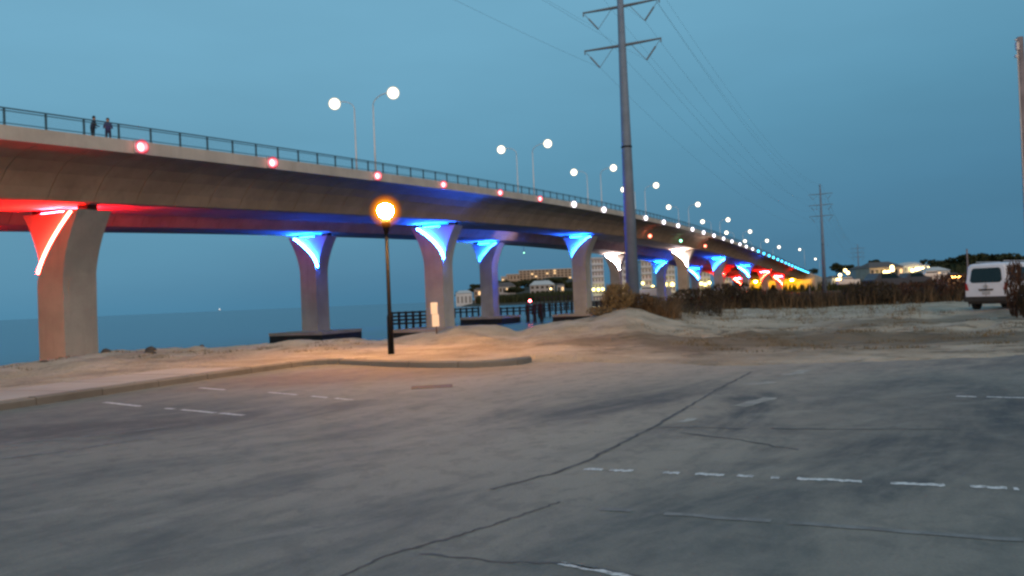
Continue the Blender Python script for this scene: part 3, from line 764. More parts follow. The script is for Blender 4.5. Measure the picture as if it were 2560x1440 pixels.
for (Pa, Pb, rr, where) in ((A0, A1, .010, 'running overhead from the near pylon'), (A1, A2, .012, 'between the near and the distant pylon'), (A2, A3, .02, 'between the two distant pylons')):
    for i, (a, b) in enumerate(zip(Pa, Pb)):
        sag = (b-a).length*.024
        f = MB(); f.tube([a.lerp(b, t)-Vector((0, 0, 4*sag*t*(1-t))) for t in np.linspace(0, 1, 40)], rr, 4)
        tag(f.build('power_line', M['wire']), f'{WN[i]} power line {where}', 'power line', 'power lines')

# wooden pole at the right edge
p = P(2582, 746, 33); gz0 = gz(p.x, p.y)
e = empty('utility_pole', (p.x, p.y, gz0), 0, 'brown wooden utility pole at the right edge in front of the van', 'utility pole')
top = P(2572, 92, 33).z - gz0
f = MB(); f.tube([(0, 0, -.3), (0, 0, top)], [.19, .12], 12); f.build('shaft', M['polewood'], e, True)
f = MB(); f.box((-.14, -.02, top-.35), (.10, .12, .3)); f.box((-.17, 0, top-.75), (.12, .1, .1)); f.box((-.1, 0, top-.1), (.2, .06, .05)); f.build('fitting', M['steel'], e)
f = MB(); f.tube([(-.17, -.05, 0), (-.135, -.02, top-.4)], .025, 6); f.build('conduit', M['steel'], e)

# ------------------------------------------------------------------ van
def van():
    p = P(2466, 746, 38.5); z = gz(p.x+.8, p.y); e = empty('van', (p.x, p.y, z), -R(52), 'white van parked at the right edge seen from behind', 'van'); e.scale = (1.08, 1.08, 1.08)
    M['vanw'] = plain('white_van_paint', (.60, .64, .72), .35, .5, var=.03); M['tyre'] = plain('tyre_rubber', (.02, .02, .02), .9)
    M['plast'] = plain('dark_bumper_plastic', (.035, .033, .033), .6); M['tail'] = plain('tail_lamp_red', (.35, .02, .02), .2)
    W = .86
    def sec(y, wl, zb, zw, zr, inset):     # cross-section, symmetric
        h = [(wl*.96, zb), (wl, zb+.25), (wl, zw-.1), (wl-.03, zw), (wl-inset, zr-.12), (wl-inset-.07, zr-.03), (wl-inset-.2, zr), ]
        return [(a, y, b) for a, b in h] + [(-a, y, b) for a, b in reversed(h)]
    secs = [sec(0, W-.03, .42, 1.12, 1.90, .10), sec(.06, W, .36, 1.14, 1.98, .10), sec(1.3, W, .30, 1.15, 2.02, .10), sec(2.8, W, .30, 1.15, 2.0, .11), sec(3.25, W, .30, 1.15, 1.93, .13),
            sec(3.9, W, .3, 1.14, 1.40, .10), sec(4.05, W-.02, .3, 1.08, 1.20, .08), sec(4.55, W-.06, .34, .90, 1.02, .08), sec(4.68, W-.14, .42, .80, .92, .08)]
    # tilt the tail forward towards the roof
    s0 = [(x, y+max(0, (zz-1.1))*.16, zz) for x, y, zz in secs[0]]; secs[0] = s0
    secs[1] = [(x, y+max(0, (zz-1.1))*.16, zz) for x, y, zz in secs[1]]
    f = MB(); n_ = len(secs[0]); vs_ = [v for s_ in secs for v in s_]
    fs_ = [(i*n_+k, i*n_+(k+1) % n_, (i+1)*n_+(k+1) % n_, (i+1)*n_+k) for i in range(len(secs)-1) for k in range(n_)]
    fs_ += [tuple(range(n_)), tuple((len(secs)-1)*n_+k for k in range(n_))]
    f.add(vs_, fs_); body = f.build('body', M['vanw'], e)
    def quad(pts, name, mat, th=.012, nrm=(0, -1, 0), parent=e, bev=0):
        nn = Vector(nrm).normalized()*th; f = MB(); k = len(pts)
        f.add([Vector(q)+nn for q in pts]+[Vector(q)-nn*.3 for q in pts], [tuple(range(k)), tuple(reversed(range(k, 2*k)))]+[(i, (i+1) % k, k+(i+1) % k, k+i) for i in range(k)]); return f.build(name, mat, parent)
    def yb(zz): return max(0, zz-1.1)*.16
    rw = [(-.64, 1.27), (-.56, 1.17), (.56, 1.17), (.64, 1.27), (.58, 1.72), (.50, 1.79), (-.50, 1.79), (-.58, 1.72)]
    quad([(x, yb(zz)-.004, zz) for x, zz in rw], 'rear_window', M['glass'])
    quad([(-.27, 0, .83), (.27, 0, .83), (.30, 0, .90), (-.30, 0, .90)], 'handle_bar', M['plast'], .03)
    quad([(-.16, 0, .66), (.16, 0, .66), (.16, 0, .79), (-.16, 0, .79)], 'licence_plate', plain('plate', (.35, .36, .38)), .015)
    f = MB(); f.tube([(.075*math.cos(a), -.02, 1.01+.075*math.sin(a)) for a in np.linspace(0, 2*math.pi, 17)], .014, 5, caps=False); f.box((0, -.02, 1.01), (.20, .02, .03)); f.build('emblem', M['steel'], e)
    f = MB(); f.box((0, -.04, .47), (1.72, .22, .22)); f.box((0, .06, .33), (1.5, .2, .12)); f.build('bumper', M['plast'], e, bevel=.02)
    for sg in (-1, 1):
        quad([(sg*.70, -.002, .85), (sg*.82, -.002, .85), (sg*.83, -.002, 1.15), (sg*.76, -.002, 1.15)], 'tail_lamp', M['tail'], .02)
    quad([(0-.006, .02, .5), (.006, .02, .5), (.006, .02, 1.14), (-.006, .02, 1.14)], 'door_seam', M['joint'], .03)
    for sg in (-1, 1):
        for y0, y1, t1 in ((.28, 1.05, 0), (1.15, 2.1, 0), (2.2, 3.1, .1)):
            quad([(sg*(W-.04), y0+.03, 1.22), (sg*(W-.04), y1, 1.22), (sg*(W-.115), y1-t1, 1.78), (sg*(W-.115), y0+.10, 1.78)], 'side_window', M['glass'], .03, (sg, 0, .1))
        for y in (.85, 3.75):
            f = MB(); c = Vector((sg*.76, y, .32)); f.tube([c-Vector((.11, 0, 0)), c-Vector((.1, 0, 0)), c+Vector((.1, 0, 0)), c+Vector((.11, 0, 0))], [.28, .32, .32, .28], 20); wh = f.build('wheel', M['tyre'], e, False)
            f = MB(); c2 = c+Vector((sg*.10, 0, 0)); f.tube([c2, c2+Vector((sg*.02, 0, 0))], [.19, .17], 16); f.build('rim', M['steel'], wh)
    for sg in (-1, 1):
        f = MB(); f.tube([(sg*.55, .5, 2.06), (sg*.55, 2.9, 2.06)], .02, 6); f.build('roof_rail', M['steel'], e)
    quad([(-.70, 3.33, 1.87), (.70, 3.33, 1.87), (.78, 3.86, 1.43), (-.78, 3.86, 1.43)], 'windscreen', M['glass'], .03, (0, .6, .8))
van()

# ------------------------------------------------------------------ people on the bridge
def person(s, t, face, top_c, leg_c, label, lean):
    base = B(s, t, -.36); e_rot = face
    J = [(0, 0, .93), (0, .01, 1.12), (0, .02+lean*.3, 1.33), (0, .03+lean*.5, 1.44), (0, .05+lean*.6, 1.55), (0, .06+lean*.6, 1.66),
         (-.10, 0, .88), (-.11, .03, .48), (-.11, -.02, .08), (-.11, .12, .03),
         (.10, 0, .88), (.11, -.01, .48), (.11, -.05, .08), (.11, .09, .03),
         (-.17, .02+lean*.4, 1.37), (-.25, .03+lean*.6, 1.10), (-.17, .26+lean*.4, 1.05),
         (.17, .02+lean*.4, 1.37), (.25, .03+lean*.6, 1.10), (.17, .27+lean*.4, 1.08), (-.15, .33+lean*.4, 1.06), (.15, .34+lean*.4, 1.10)]
    E_ = [(0, 1), (1, 2), (2, 3), (3, 4), (4, 5), (0, 6), (6, 7), (7, 8), (8, 9), (0, 10), (10, 11), (11, 12), (12, 13), (2, 14), (14, 15), (15, 16), (2, 17), (17, 18), (18, 19), (16, 20), (19, 21)]
    rad = [.15, .14, .16, .065, .095, .075, .095, .062, .045, .04, .095, .062, .045, .04, .062, .046, .036, .062, .046, .036, .030, .030]
    me = bpy.data.meshes.new('person'); me.from_pydata(J, E_, []); me.update(); o = bpy.data.objects.new('person', me); C.objects.link(o)
    o.modifiers.new('skin', 'SKIN'); sv = me.skin_vertices[0].data
    for i, r_ in enumerate(rad): sv[i].radius = (r_*1.12, r_*.98)
    sv[0].use_root = True
    sb = o.modifiers.new('sub', 'SUBSURF'); sb.levels = 2; sb.render_levels = 2
    dg = bpy.context.evaluated_depsgraph_get(); dg.update(); m2 = bpy.data.meshes.new_from_object(o.evaluated_get(dg)); o.modifiers.clear(); o.data = m2
    m2.materials.clear()
    for m_ in (plain('skin', (.35, .2, .14)), plain('jacket', top_c), plain('trousers', leg_c), M['black']): m2.materials.append(m_)
    for pg in m2.polygons:
        c = pg.center; pg.use_smooth = True
        pg.material_index = 0 if c.z > 1.44 or (c.y > .28+lean*.4 and .9 < c.z < 1.25) else (3 if c.z < .09 else (2 if c.z < .92 else 1))
    o.location = base; o.rotation_euler = (0, 0, e_rot); tag(o, label, 'person')
    f = MB(); f.ball((0, .045+lean*.6, 1.63), .112, 12, 8, (.9, 1, 1)); f.v = [(x, min(y, .09+lean*.6), max(z, 1.58 if y > 0.02+lean*.6 else 1.5)) for x, y, z in f.v]
    f.build('hair', plain('dark_hair', (.02, .015, .012)), o, True)
s1 = s_at(231, .75); s2 = s_at(271, .75)
person(s1, .70, -TA-.25, (.02, .02, .04), (.02, .02, .025), 'person in dark clothes at the bridge railing, left of the other', .1)
person(s2, .75, math.pi-TA+.9, (.05, .045, .16), (.04, .035, .09), 'person in a purplish blue top at the bridge railing, right of the other', 0)

# ------------------------------------------------------------------ docks and timber fenders on the water
def timber_fence(pa, pb, npost, zt, rails, label, cat='fender wall', zb=-4, pr=.13):
    a = Vector(pa); b = Vector(pb); e = empty('timber_fender', (a.x, a.y, 0), 0, label, cat)
    post = None
    for i in range(npost):
        q = a.lerp(b, i/(npost-1))-a
        if post is None: f = MB(); f.tube([(0, 0, zb), (0, 0, zt)], pr, 8); post = o = f.build('pile', M['wood'], e)
        else: o = post.copy(); C.objects.link(o); o.parent = e
        o.location = (q.x, q.y, 0)
    dv = b-a; L = dv.length; rz = math.atan2(dv.y, dv.x)
    for z in rails:
        f = MB(); f.box((dv.x/2, dv.y/2, z), (L+.4, .28, .26), rz); f.build('rail', M['wood'], e)
def DZ(px, py, D): return P(px, py, D).z
D = 125; timber_fence(P(978, 746, D), P(1066, 746, D), 6, DZ(1020, 778, D), [DZ(1020, y, D) for y in (781, 790, 799, 808)], 'dark timber fender wall left of the second near pier', pr=.2)
D = 175; timber_fence(P(1135, 746, D), P(1195, 746, D), 5, DZ(1165, 769, D), [DZ(1165, y, D) for y in (772, 780)], 'short dark timber fender between the second pair of piers', zb=-2.0, pr=.2)
timber_fence(P(1235, 746, D), P(1330, 746, D), 7, DZ(1285, 767, D), [DZ(1285, y, D) for y in (770, 778)], 'dark timber fender right of the twin blue lit pier', zb=-2.0, pr=.2)
D = 160; timber_fence(P(1318, 746, D), P(1352, 746, D), 3, DZ(1335, 760, D), [DZ(1335, y, D) for y in (765, 773, 782)], 'dark timber dolphin under the red marker light', pr=.35)
D = 190; timber_fence(P(1345, 746, D), P(1600, 746, D+40), 22, DZ(1400, 757, D), [DZ(1400, y, D) for y in (763, 770, 776)], 'long dark timber dock wall right of the red marker light', pr=.24)
D = 300; timber_fence(P(1340, 746, D), P(1450, 746, D), 12, DZ(1400, 738, D), [DZ(1400, 741, D)], 'row of tall mooring piles behind the timber dock', 'mooring piles', pr=.22)
e = empty('marker_light', P(1325, 752, 158), 0, 'red marker light on the timber dolphin reflected in the water', 'marker light')
f = MB(); f.ball((0, 0, 0), .22, 10, 6); f.build('lens', emit('red_marker_bright', (1, .12, .14), 40, True), e, True)
f = MB(); f.tube([(0, .3, -1.2), (0, .3, 0)], .06, 6); f.box((0, .15, -.05), (.08, .35, .08)); f.build('bracket', M['wood'], e)
e = empty('marker_light', P(1310, 632, 175), 0, 'green light hanging below the far girder over the channel', 'marker light')
f = MB(); f.ball((0, 0, 0), .25, 10, 6); f.build('lens', M['greenlit'], e, True)
f = MB(); f.tube([(0, 0, 0), (0, 0, 3.2)], .05, 6); f.build('hanger', M['steel'], e)
e = empty('marker_light', P(1867, 730, 250), 0, 'red light low among the reeds below the bridge end', 'marker light')
f = MB(); f.ball((0, 0, 0), .4, 10, 6); f.build('lens', M['redlit'], e, True)
f = MB(); f.tube([(0, .3, -6), (0, .3, .2)], .1, 6); f.build('post', M['wood'], e)
q = B(sN[2]+.9, WD/2+2.3, -DEP-1.6)
e = empty('floodlight', q, 0, 'small white floodlight on the third near pier lighting the flank of its twin', 'floodlight')
f = MB(); f.box((0, 0, 0), (.4, .3, .3), -TA); f.build('housing', M['steel'], e)
tgt = B(sN[2]-.5, GAP+WD/2-2.6, -DEP-.6); dv_ = tgt-q
f = MB(); f.box(dv_.normalized()*.28, (.3, .08, .25), -TA); f.build('lens', M['fas_white'], e)
ld = bpy.data.lights.new('flood_beam', 'SPOT'); lo = bpy.data.objects.new('flood_beam', ld); C.objects.link(lo); lo.parent = e
ld.energy = 5200; ld.color = (1, .80, .95); ld.spot_size = R(58); ld.spot_blend = .8; ld.shadow_soft_size = .1
lo.location = dv_.normalized()*.4; lo.rotation_euler = dv_.to_track_quat('-Z', 'Y').to_euler()

# ------------------------------------------------------------------ buildings
def lamp_dots(e, pts, mat, D, r):
    for (x, y) in pts:
        p = P(x, y, D) - e.location; f = MB(); f.ball(p, r, 8, 6); f.build('lamp', mat, e, True)
def building(x0, x1, yt, D, floors, bays, wall, label, depth=14, lit=.15, roof='flat', base=None, slabs=True, roofm=None, cat='building', litm='winlit'):
    a = P(x0, 746, D); b = P(x1, 746, D); zt = P((x0+x1)/2, yt, D).z; cx = (a.x+b.x)/2; wd = b.x-a.x
    z0 = gz(cx, D+depth/2)-.5 if base is None else base
    e = empty('building', (cx, D, z0), 0, label, cat); H = zt-z0
    f = MB(); f.box((0, depth/2, H/2), (wd, depth, H)); f.build('wall', wall, e)
    fh = H/floors; bw = wd/bays
    if slabs and floors > 2:
        for k in range(1, floors+1):
            f = MB(); f.box((0, -.45, k*fh-.12), (wd+.4, 1.3, .2)); f.build('balcony_slab', wall, e)
    wm = {}
    for k in range(floors):
        for j in range(bays):
            key = litm if random.random() < lit else ('winfar' if wall is M['wallW'] else 'glass')
            if key not in wm:
                f = MB(); f.box((0, 0, 0), (bw*.55, .10, fh*.52)); wm[key] = o = f.build('window', M[key], e)
            else: o = wm[key].copy(); C.objects.link(o); o.parent = e
            o.location = (-wd/2+bw*(j+.5), -.03, fh*(k+.5))
    if roof == 'gable':
        rh = wd*.18; f = MB(); f.add([(-wd/2-.5, -.6, H), (wd/2+.5, -.6, H), (wd/2+.5, depth+.6, H), (-wd/2-.5, depth+.6, H), (-wd*.3, depth/2, H+rh), (wd*.3, depth/2, H+rh)],
                              [(0, 1, 5, 4), (2, 3, 4, 5), (1, 2, 5), (3, 0, 4), (0, 3, 2, 1)]); f.build('roof', roofm or M['roofD'], e)
    elif roof == 'dome':
        f = MB(); f.ball((0, depth/2, H-.1), wd*.5, 20, 10, (1, depth/wd, .32)); f.build('roof', roofm or M['roofL'], e, True)
    else:
        f = MB(); f.box((0, depth/2, H+.25), (wd+.6, depth+.6, .5)); f.build('roof', roofm or M['roofL'], e)
    return e
T = []
e = building(1482, 1512, 646, 420, 7, 4, M['wallW'], 'white condo tower seen left of the white lit pier', lit=0); lamp_dots(e, [(1484, 724), (1496, 724), (1507, 723)], M['winyel'], 417, .75)
e = building(1541, 1578, 641, 420, 7, 4, M['wallW'], 'white condo tower just left of the near pylon', lit=0); lamp_dots(e, [(1543, 723), (1554, 721)], M['winyel'], 417, .8)
e = building(1606, 1632, 652, 440, 6, 3, M['wallW'], 'white condo block just right of the near pylon', lit=0); lamp_dots(e, [(1607, 708), (1632, 717)], M['winyel'], 436, .8)
e = building(1657, 1690, 660, 450, 6, 4, M['wallW'], 'white condo block between the blue and the white lit pier', lit=.04); lamp_dots(e, [(1663, 711), (1681, 711)], M['winyel'], 446, 1.1)
e = building(1742, 1778, 678, 460, 4, 4, M['wallW'], 'low white condo block right of the white lit pier', lit=.04); lamp_dots(e, [(1753, 709), (1763, 711), (1773, 707)], M['winyel'], 456, .9)
e = building(1808, 1832, 690, 470, 3, 3, M['wallW'], 'small white block with red glow beyond the blue piers', lit=.1)
building(1300, 1432, 674, 950, 4, 14, M['wallB'], 'long beige hotel on the hill with a few lit windows', depth=30, lit=.14)
building(1268, 1302, 686, 930, 3, 4, M['wallB'], 'stepped wing of the hotel on the hill, its left end', depth=20, lit=.2)
building(1255, 1272, 692, 910, 2, 2, M['wallB'], 'lowest left step of the hotel on the hill', depth=16, lit=.3)
e = building(1232, 1290, 716, 700, 2, 7, M['wallG'], 'grey waterfront house row with small lights', depth=14, lit=.3, roof='gable'); 
e = building(1326, 1388, 712, 690, 2, 5, M['wallG'], 'bluish grey waterfront hall with pale roof', depth=20, lit=.05, roof='gable', roofm=M['roofL']); lamp_dots(e, [(1377, 722)], M['winwarm'], 686, .6)
e = building(1394, 1412, 712, 680, 1, 2, M['wallG'], 'small waterfront hut with a lit front', depth=10, lit=.5, roof='gable')
e = building(1140, 1180, 733, 640, 1, 4, M['wallW'], 'low white beach house between the piers', depth=12, lit=.15, roof='gable', roofm=M['roofL'])
e = building(1186, 1212, 724, 660, 2, 3, M['wallB'], 'small beige beach house left of the twin blue pier', depth=12, lit=.3, roof='gable')
# marina side on the right
e = building(2082, 2112, 694, 470, 1, 4, M['wallW'], 'low white house with bright porch right of the distant pylon', depth=12, lit=.4, roof='gable'); lamp_dots(e, [(2094, 700), (2099, 699), (2113, 676), (2120, 682), (2100, 688)], M['winwarm'], 466, .9)
e = building(2120, 2142, 700, 430, 1, 3, M['wallB'], 'small house with red lit side', depth=10, lit=.5, roof='gable', litm='redlit')
e = building(2150, 2200, 672, 520, 2, 6, M['wallG'], 'grey green two storey building with low hip roof', depth=18, lit=.08, roof='gable')
e = building(2178, 2262, 668, 480, 2, 7, M['wallB'], 'large beige restaurant with glowing lamps under its eaves', depth=20, lit=.12, roof='gable')
lamp_dots(e, [(2230, 668), (2231, 674), (2212, 681), (2221, 681), (2178, 700)], M['winwarm'], 474, 1.1)
e = building(2262, 2325, 663, 500, 2, 6, M['wallW'], 'building with a pale domed roof and a row of lamps', depth=18, lit=.1, roof='dome')
lamp_dots(e, [(2281, 676), (2291, 673), (2297, 672), (2307, 672), (2321, 671), (2296, 688)], M['winwarm'], 494, 1.0)
e = building(2325, 2378, 676, 450, 2, 5, M['wallW'], 'white house with a sloping roof left of the van', depth=14, lit=.05, roof='gable', roofm=M['roofL'])
e = building(2372, 2412, 688, 330, 1, 3, M['wallB'], 'low shed with an orange lit front beside the van', depth=10, lit=0, roof='gable')
f = MB(); p = P(2390, 692, 326)-e.location; f.box(p, (3.4, .4, .35)); f.build('lamp', emit('orange_shop_lamp', (1, .42, .08), 60, True), e)

# boats
def boat(px, py, D, L, label):
    p = P(px, py, D); e = empty('motor_boat', (p.x, p.y, p.z), 0, label, 'boat', 'white boats by the marina')
    f = MB(); n_ = 9; vs_ = []; fs_ = []
    for i in range(n_):
        u = i/(n_-1); hw = L*.14*(1-u**3)+.02; sh = .25*u*u
        for y_, z_ in ((-hw, L*.14+sh), (-hw*.75, -.2), (0, -.5), (hw*.75, -.2), (hw, L*.14+sh)): vs_.append(((u-.5)*L, y_, z_))
    for i in range(n_-1):
        for k in range(5): fs_.append((i*5+k, i*5+(k+1) % 5, i*5+5+(k+1) % 5, i*5+5+k))
    fs_ += [(0, 1, 2, 3, 4), tuple((n_-1)*5+k for k in reversed(range(5)))]
    f.add(vs_, fs_); f.build('hull', M['white'], e)
    f = MB(); f.box((-.05*L, 0, L*.14+.5), (L*.42, L*.2, 1.1), taper=.82); c = f.build('cabin', M['white'], e)
    f = MB(); f.box((-.05*L, -L*.1, L*.14+.62), (L*.36, .12, .4)); f.build('window', M['glass'], c)
boat(2330, 696, 300, 11, 'white motor boat hull left of the van')
boat(2262, 702, 290, 8, 'smaller white motor boat in front of the restaurant')
boat(2122, 708, 300, 8, 'white motor boat near the red lit house')
boat(1627, 738, 330, 16, 'low white boat under the bridge beside the near pylon')

# parked dark car by the reeds
def car(px, py, D, label):
    p = P(px, py, D); e = empty('parked_car', p, .3, label, 'car')
    f = MB(); prof = [(-2.2, .35), (-2.2, .95), (-1.9, 1.05), (-1.4, 1.60), (.5, 1.62), (1.1, 1.1), (2.1, .95), (2.25, .35)]; n_ = len(prof)
    f.add([(x, -.9, z) for x, z in prof]+[(x, .9, z) for x, z in prof], [tuple(range(n_)), tuple(reversed(range(n_, 2*n_)))]+[(i, (i+1) % n_, n_+(i+1) % n_, n_+i) for i in range(n_)])
    f.build('body', plain('dark_car_paint', (.06, .06, .07), .3, .5), e, bevel=.06)
    f = MB(); f.add([(-1.3, -.92, 1.05), (.85, -.92, 1.05), (.4, -.90, 1.52), (-1.2, -.90, 1.52)], [(0, 1, 2, 3)]); f.build('window', M['glass'], e)
    for x in (-1.4, 1.4):
        for y in (-.85, .85):
            f = MB(); f.tube([(x, y-.1, .33), (x, y+.1, .33)], .33, 14); f.build('wheel', M['bear'], e)
car(2215, 722, 85, 'dark car parked behind the reeds in front of the restaurant')
car(2285, 712, 110, 'dark low car behind the reeds left of the shed')

# ------------------------------------------------------------------ vegetation
def leafmat(name, c1, c2):
    n = NT(name, .8, .15); info = n.t.nodes.new('ShaderNodeNewGeometry')
    n.color(n.mix(info.outputs['Random Per Island'], c1, c2)); return n.m
M['reed'] = leafmat('dry_reed', (.05, .035, .02), (.15, .10, .055))
M['reedd'] = leafmat('dark_brush', (.02, .018, .012), (.07, .052, .032))
M['leaf'] = leafmat('dark_leaf', (.018, .028, .012), (.05, .06, .03))
M['redb'] = leafmat('reddish_shrub', (.05, .024, .016), (.11, .06, .035))
M['grassd'] = leafmat('dune_grass', (.10, .075, .04), (.22, .17, .09))
rn = np.random.default_rng(5)
def blades(base, H, wdt, lean, mat, name, label=None, cat=None, kind=None, seg=2, group=None, parent=None):
    """base (n,3); each blade a bent strip of seg quads"""
    n_ = len(base); az = rn.uniform(0, 2*math.pi, n_); dirv = np.stack([np.cos(az), np.sin(az), np.zeros(n_)], 1); sv = np.stack([-np.sin(az+.7), np.cos(az+.7), np.zeros(n_)], 1)
    V = []
    for k in range(seg+1):
        u = k/seg; c = base + dirv*(lean[:, None]*u*u) + np.array([0, 0, 1])*(H[:, None]*(u-.12*u*u)); w_ = (wdt*(1-.85*u))[:, None]
        V += [c-sv*w_, c+sv*w_]
    V = np.stack(V, 1); m_ = 2*(seg+1); off = (np.arange(n_)*m_)[:, None, None]
    q = np.array([(2*k, 2*k+1, 2*k+3, 2*k+2) for k in range(seg)])[None]
    Fq = (off+q).reshape(-1, 4)
    me = bpy.data.meshes.new(name); me.from_pydata(V.reshape(-1, 3).tolist(), [], Fq.tolist()); me.update(); me.materials.append(mat)
    o = link(bpy.data.objects.new(name, me), parent); tag(o, label, cat, group, kind); return o
def scatter(n_, b0, b1, D0, D1):
    b = rn.uniform(b0, b1, n_); y = rn.uniform(D0, D1, n_) if not callable(D0) else D0(b) ; x = (b-1280)/F*y
    return np.stack([x, y, height(x, y)-.05], 1), b
# reed band along the back of the sand
def band(n_, b0, b1, D0, D1, h0, h1, w_, mat, label, name='reeds'):
    base, b = scatter(n_, b0, b1, D0, D1)
    cl = .25+1.35*(.5*vnoise(b*.022, base[:, 1]*.12, 4)+.5*vnoise(b*.09, base[:, 1]*.3, 8)); keep = rn.uniform(0, 1, n_) < np.clip(cl*1.1-.15, .12, 1); base = base[keep]; cl = cl[keep]
    m_ = len(base); H = rn.uniform(h0, h1, m_)*np.clip(cl*1.15, .35, 1.45)
    blades(base, H, rn.uniform(.6, 1.4, m_)*w_, rn.uniform(.05, .6, m_), mat, name, label, kind='stuff')
band(20000, 1590, 2700, 57, 84, .35, 1.1, .035, M['reedd'], 'dark dry reeds along the back of the sand')
band(9000, 1640, 2700, 56, 70, .4, 1.1, .025, M['reed'], 'brown dry reeds mixed into the dark ones')
band(5000, 1500, 1700, 37.0, 45, .3, .8, .015, M['reed'], 'orange brown dune grass on the dune by the pylon', 'dune_grass')
band(2600, 1540, 2300, 36, 56, .10, .32, .018, M['grassd'], 'low dune grass at the foot of the reeds', 'dune_grass')
def shrub(px, D, r, h, n_, mat, label, name='shrub', hgt=None, leafw=.02):
    p = ground_at(px, D) if hgt is None else P(px, hgt, D); e = empty(name, p, 0, label, 'shrub')
    f = MB()
    for i in range(9):
        a = random.uniform(0, 6.28); f.tube([(0, 0, -.1), (math.cos(a)*r*.3, math.sin(a)*r*.3, h*.45), (math.cos(a)*r*.75, math.sin(a)*r*.75, h*random.uniform(.75, 1.0))], [.02, .013, .004], 4)
    f.build('stem', M['trunk'], e)
    th = rn.uniform(0, 2*math.pi, n_); rr = r*np.sqrt(rn.uniform(0, 1, n_)); z = h*rn.uniform(0.02, 1, n_)
    k = .35+.65*np.sin(np.clip(z/h, 0, 1)*2.4+.35); x = np.cos(th)*rr*k; y = np.sin(th)*rr*k
    cl = vnoise(x*9+9, z*8+y*7, 7)*.6+vnoise(x*23, z*19+y*11, 3)*.4 > .42; base = np.stack([x, y, z], 1)[cl]; m_ = len(base)
    blades(base, rn.uniform(.05, .22, m_)*(h/1.5+.3), rn.uniform(.5, 1.3, m_)*leafw, rn.uniform(.0, .12, m_), mat, 'foliage', parent=e)
shrub(1545, 36.5, .75, 1.0, 3600, M['grassd'], 'orange lit dry bush on top of the dune left of the pylon')
shrub(1597, 37.5, .75, .7, 2600, M['reed'], 'brown bush on the dune at the foot of the pylon')
shrub(1655, 41, 1.0, .55, 1800, M['reed'], 'low dark bush right of the pylon foot')
shrub(1497, 36, .6, .35, 1500, M['grassd'], 'tuft of dune grass on the left slope of the dune')
shrub(2540, 31.5, .36, 1.9, 1500, M['redb'], 'tall reddish brown shrub in front of the van')
shrub(2572, 30.5, .36, 1.2, 1800, M['reedd'], 'dark green shrub at the right edge in front of the van')
for x, D_ in ((1740, 58), (1828, 60), (1905, 59), (2175, 58), (2300, 62), (2385, 60)):
    shrub(x, D_, 2.0, 1.45+random.uniform(-.2, .3), 2600, M['reedd'] if x < 2250 else M['redb'], {1740: 'dark shrub among the reeds right of the near pylon', 1828: 'dark shrub under the farther blue piers', 1905: 'dark shrub under the red arcs', 2175: 'dark shrub in front of the two storey building', 2300: 'reddish shrub in front of the domed building', 2385: 'reddish shrub just left of the van'}[x], leafw=.05)
def clumps(n_, b0, b1, D0, D1, mat, lab):
    cen, _b = scatter(n_, b0, b1, D0, D1); k = rn.integers(0, n_, n_*42); off = rn.normal(0, .16, (n_*42, 2))*np.array([1.6, .8])
    x = cen[k, 0]+off[:, 0]; y = cen[k, 1]+off[:, 1]; base = np.stack([x, y, height(x, y)-.01], 1)
    blades(base, rn.uniform(.03, .13, len(base)), rn.uniform(.006, .014, len(base)), rn.uniform(.02, .12, len(base)), mat, 'beach_weeds', lab, kind='stuff')
clumps(110, 1600, 2560, 20, 42, M['grassd'], 'sparse dry weeds on the sand right of the dune')
band(3500, 1560, 1800, 42, 58, .15, .7, .02, M['reedd'], 'mixed dry grass between the dune and the reeds', 'dune_grass')
clumps(26, 0, 900, 27, 33, M['grassd'], 'sparse dry weeds on the left berm')
# posts in the reeds
for i, (x, yt) in enumerate(((1917, 716), (2025, 712), (2195, 702), (2423, 622))):
    D_ = 60 if x < 2400 else 45
    g_ = ground_at(x, D_); f = MB(); f.tube([(0, 0, -.2), (0, 0, P(x, yt, D_).z-g_.z)], .04, 8); o = f.build('post', M['polewood'], loc=g_)
    tag(o, ['thin post in the reeds under the red arcs', 'thin post in the reeds below the bridge end', 'thin post in the reeds left of the restaurant', 'tall thin post rising above the van'][i], 'post')

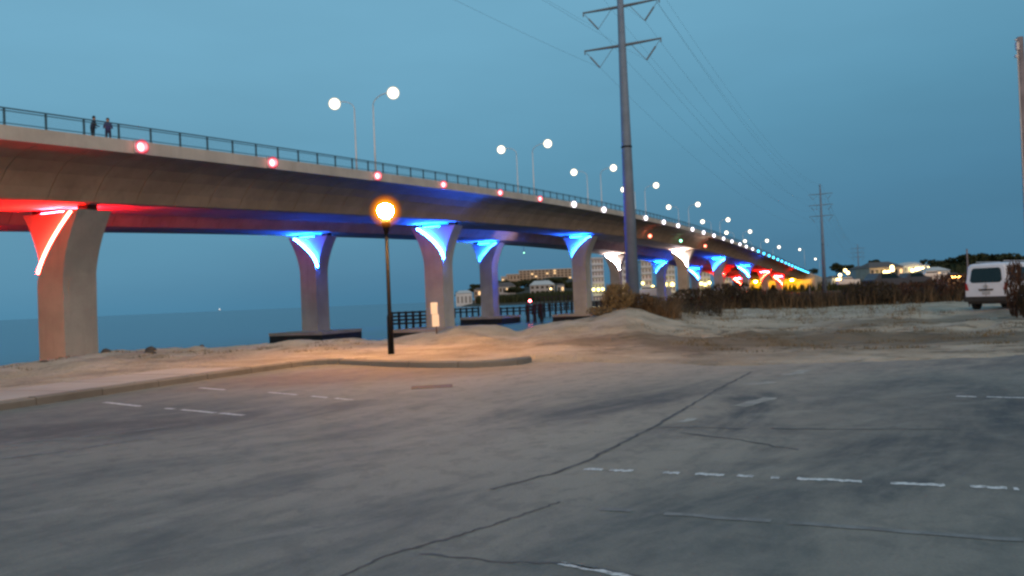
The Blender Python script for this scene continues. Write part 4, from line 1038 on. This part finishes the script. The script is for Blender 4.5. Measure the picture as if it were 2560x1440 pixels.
# trees: trunk, limbs and leaf clumps
def tree(px, ybase, ytop, D, wpx, label, n_=1500, name='tree', squash=1):
    ps = P(px, ybase, D); H = P(px, ytop, D).z-ps.z; Rr = wpx/F*D/2
    e = empty(name, ps, 0, label, 'tree')
    f = MB(); f.tube([(0, 0, -1), (0, 0, H*.4), (.1, 0, H*.75)], [H*.03, H*.02, H*.008], 6)
    for i in range(5):
        a = i*1.3+random.random(); f.tube([(0, 0, H*.35), (math.cos(a)*Rr*.6, math.sin(a)*Rr*.4, H*.7)], [H*.012, H*.004], 4)
    f.build('trunk', M['trunk'], e)
    nc = 14; cen = []
    for i in range(nc):
        a = random.uniform(0, 6.28); q = math.sqrt(random.random())*.75; cen.append((math.cos(a)*q*Rr, math.sin(a)*q*Rr*.6, H*random.uniform(.42, .86), Rr*random.uniform(.25, .42)))
    cen = np.array(cen); idx = rn.integers(0, nc, n_); d_ = rn.normal(0, 1, (n_, 3)); d_ /= np.linalg.norm(d_, axis=1)[:, None]
    rad = rn.uniform(.5, 1.05, n_)**.6
    c = cen[idx, :3] + d_*cen[idx, 3:4]*rad[:, None]*np.array([1, 1, min(.75, H*.2/Rr+.15)]); sz = Rr*.085*rn.uniform(.6, 1.4, n_)
    a1 = rn.normal(0, 1, (n_, 3)); a1 /= np.linalg.norm(a1, axis=1)[:, None]; a2 = np.cross(a1, rn.normal(0, 1, (n_, 3))); a2 /= np.linalg.norm(a2, axis=1)[:, None]
    V = np.stack([c-a1*sz[:, None], c+a2*sz[:, None]*.7, c+a1*sz[:, None], c-a2*sz[:, None]*.7], 1).reshape(-1, 3)
    me = bpy.data.meshes.new('crown'); me.from_pydata(V.tolist(), [], (np.arange(n_)[:, None]*4+np.arange(4)[None]).tolist()); me.update(); me.materials.append(M['leaf'])
    link(bpy.data.objects.new('crown', me), e)
TR = [(2092, 695, 655, 560, 40, 'round dark tree just right of the distant pylon'), (2120, 695, 660, 580, 46, 'dark tree above the bright porch house'), (2035, 693, 668, 620, 26, 'dark tree clump beyond the end of the bridge'),
      (2192, 690, 646, 620, 40, 'dark tree rising behind the large restaurant'), (2305, 680, 645, 600, 30, 'small dark tree beside the domed roof'), (2345, 690, 648, 560, 70, 'dark tree right of the domed roof'),
      (2395, 690, 640, 560, 80, 'broad dark tree behind the shed'), (2440, 690, 632, 540, 90, 'highest dark tree above the van'), (2490, 690, 634, 540, 90, 'dark tree above the side of the van'), (2545, 690, 632, 520, 90, 'dark tree at the right edge'),
      (1250, 728, 700, 760, 50, 'dark tree below the hotel, left of the others'), (1300, 728, 695, 800, 60, 'dark tree under the stepped hotel wing'), (1345, 728, 696, 780, 60, 'dark tree below the middle of the hotel'),
      (1395, 728, 692, 780, 60, 'dark tree below the right part of the hotel'), (1425, 730, 700, 740, 40, 'dark tree beside the blue lit near pier'), (1185, 742, 706, 720, 50, 'dark tree left of the twin blue pier'), (1290, 738, 718, 640, 60, 'low dark tree by the waterfront house row'),
      (1155, 748, 728, 700, 40, 'leftmost low tree of the far shore')]
for t_ in TR: tree(*t_)
# far wooded shore as one mass
base, b = scatter(9000, 1190, 1480, 600, 660); blades(base, rn.uniform(2, 7, len(base)), rn.uniform(.3, .8, len(base)), rn.uniform(0, 1.5, len(base)), M['leaf'], 'shore_brush', 'dark brush along the far shore', kind='stuff')
base, b = scatter(12000, 1800, 2900, 420, 620); blades(base, rn.uniform(2, 6, len(base)), rn.uniform(.3, .8, len(base)), rn.uniform(0, 1.5, len(base)), M['leaf'], 'shore_brush', 'dark brush around the marina buildings', kind='stuff')
# tiny distant ship light on the horizon
e = empty('distant_boat', P(549, 773, 2400), 0, 'tiny boat light far out on the horizon between the left piers', 'boat')
f = MB(); f.ball((0, 0, 0), 1.0, 8, 6); f.build('lamp', emit('far_boat_lamp', (1, .95, .85), 3, False), e); f = MB(); f.box((0, 1, -2.4), (9, 3, 1.6), taper=.8); f.build('hull', M['wallG'], e)
print('tris', sum(len(o.data.polygons) for o in scene.objects if o.type == 'MESH'), 'objs', len(scene.objects))
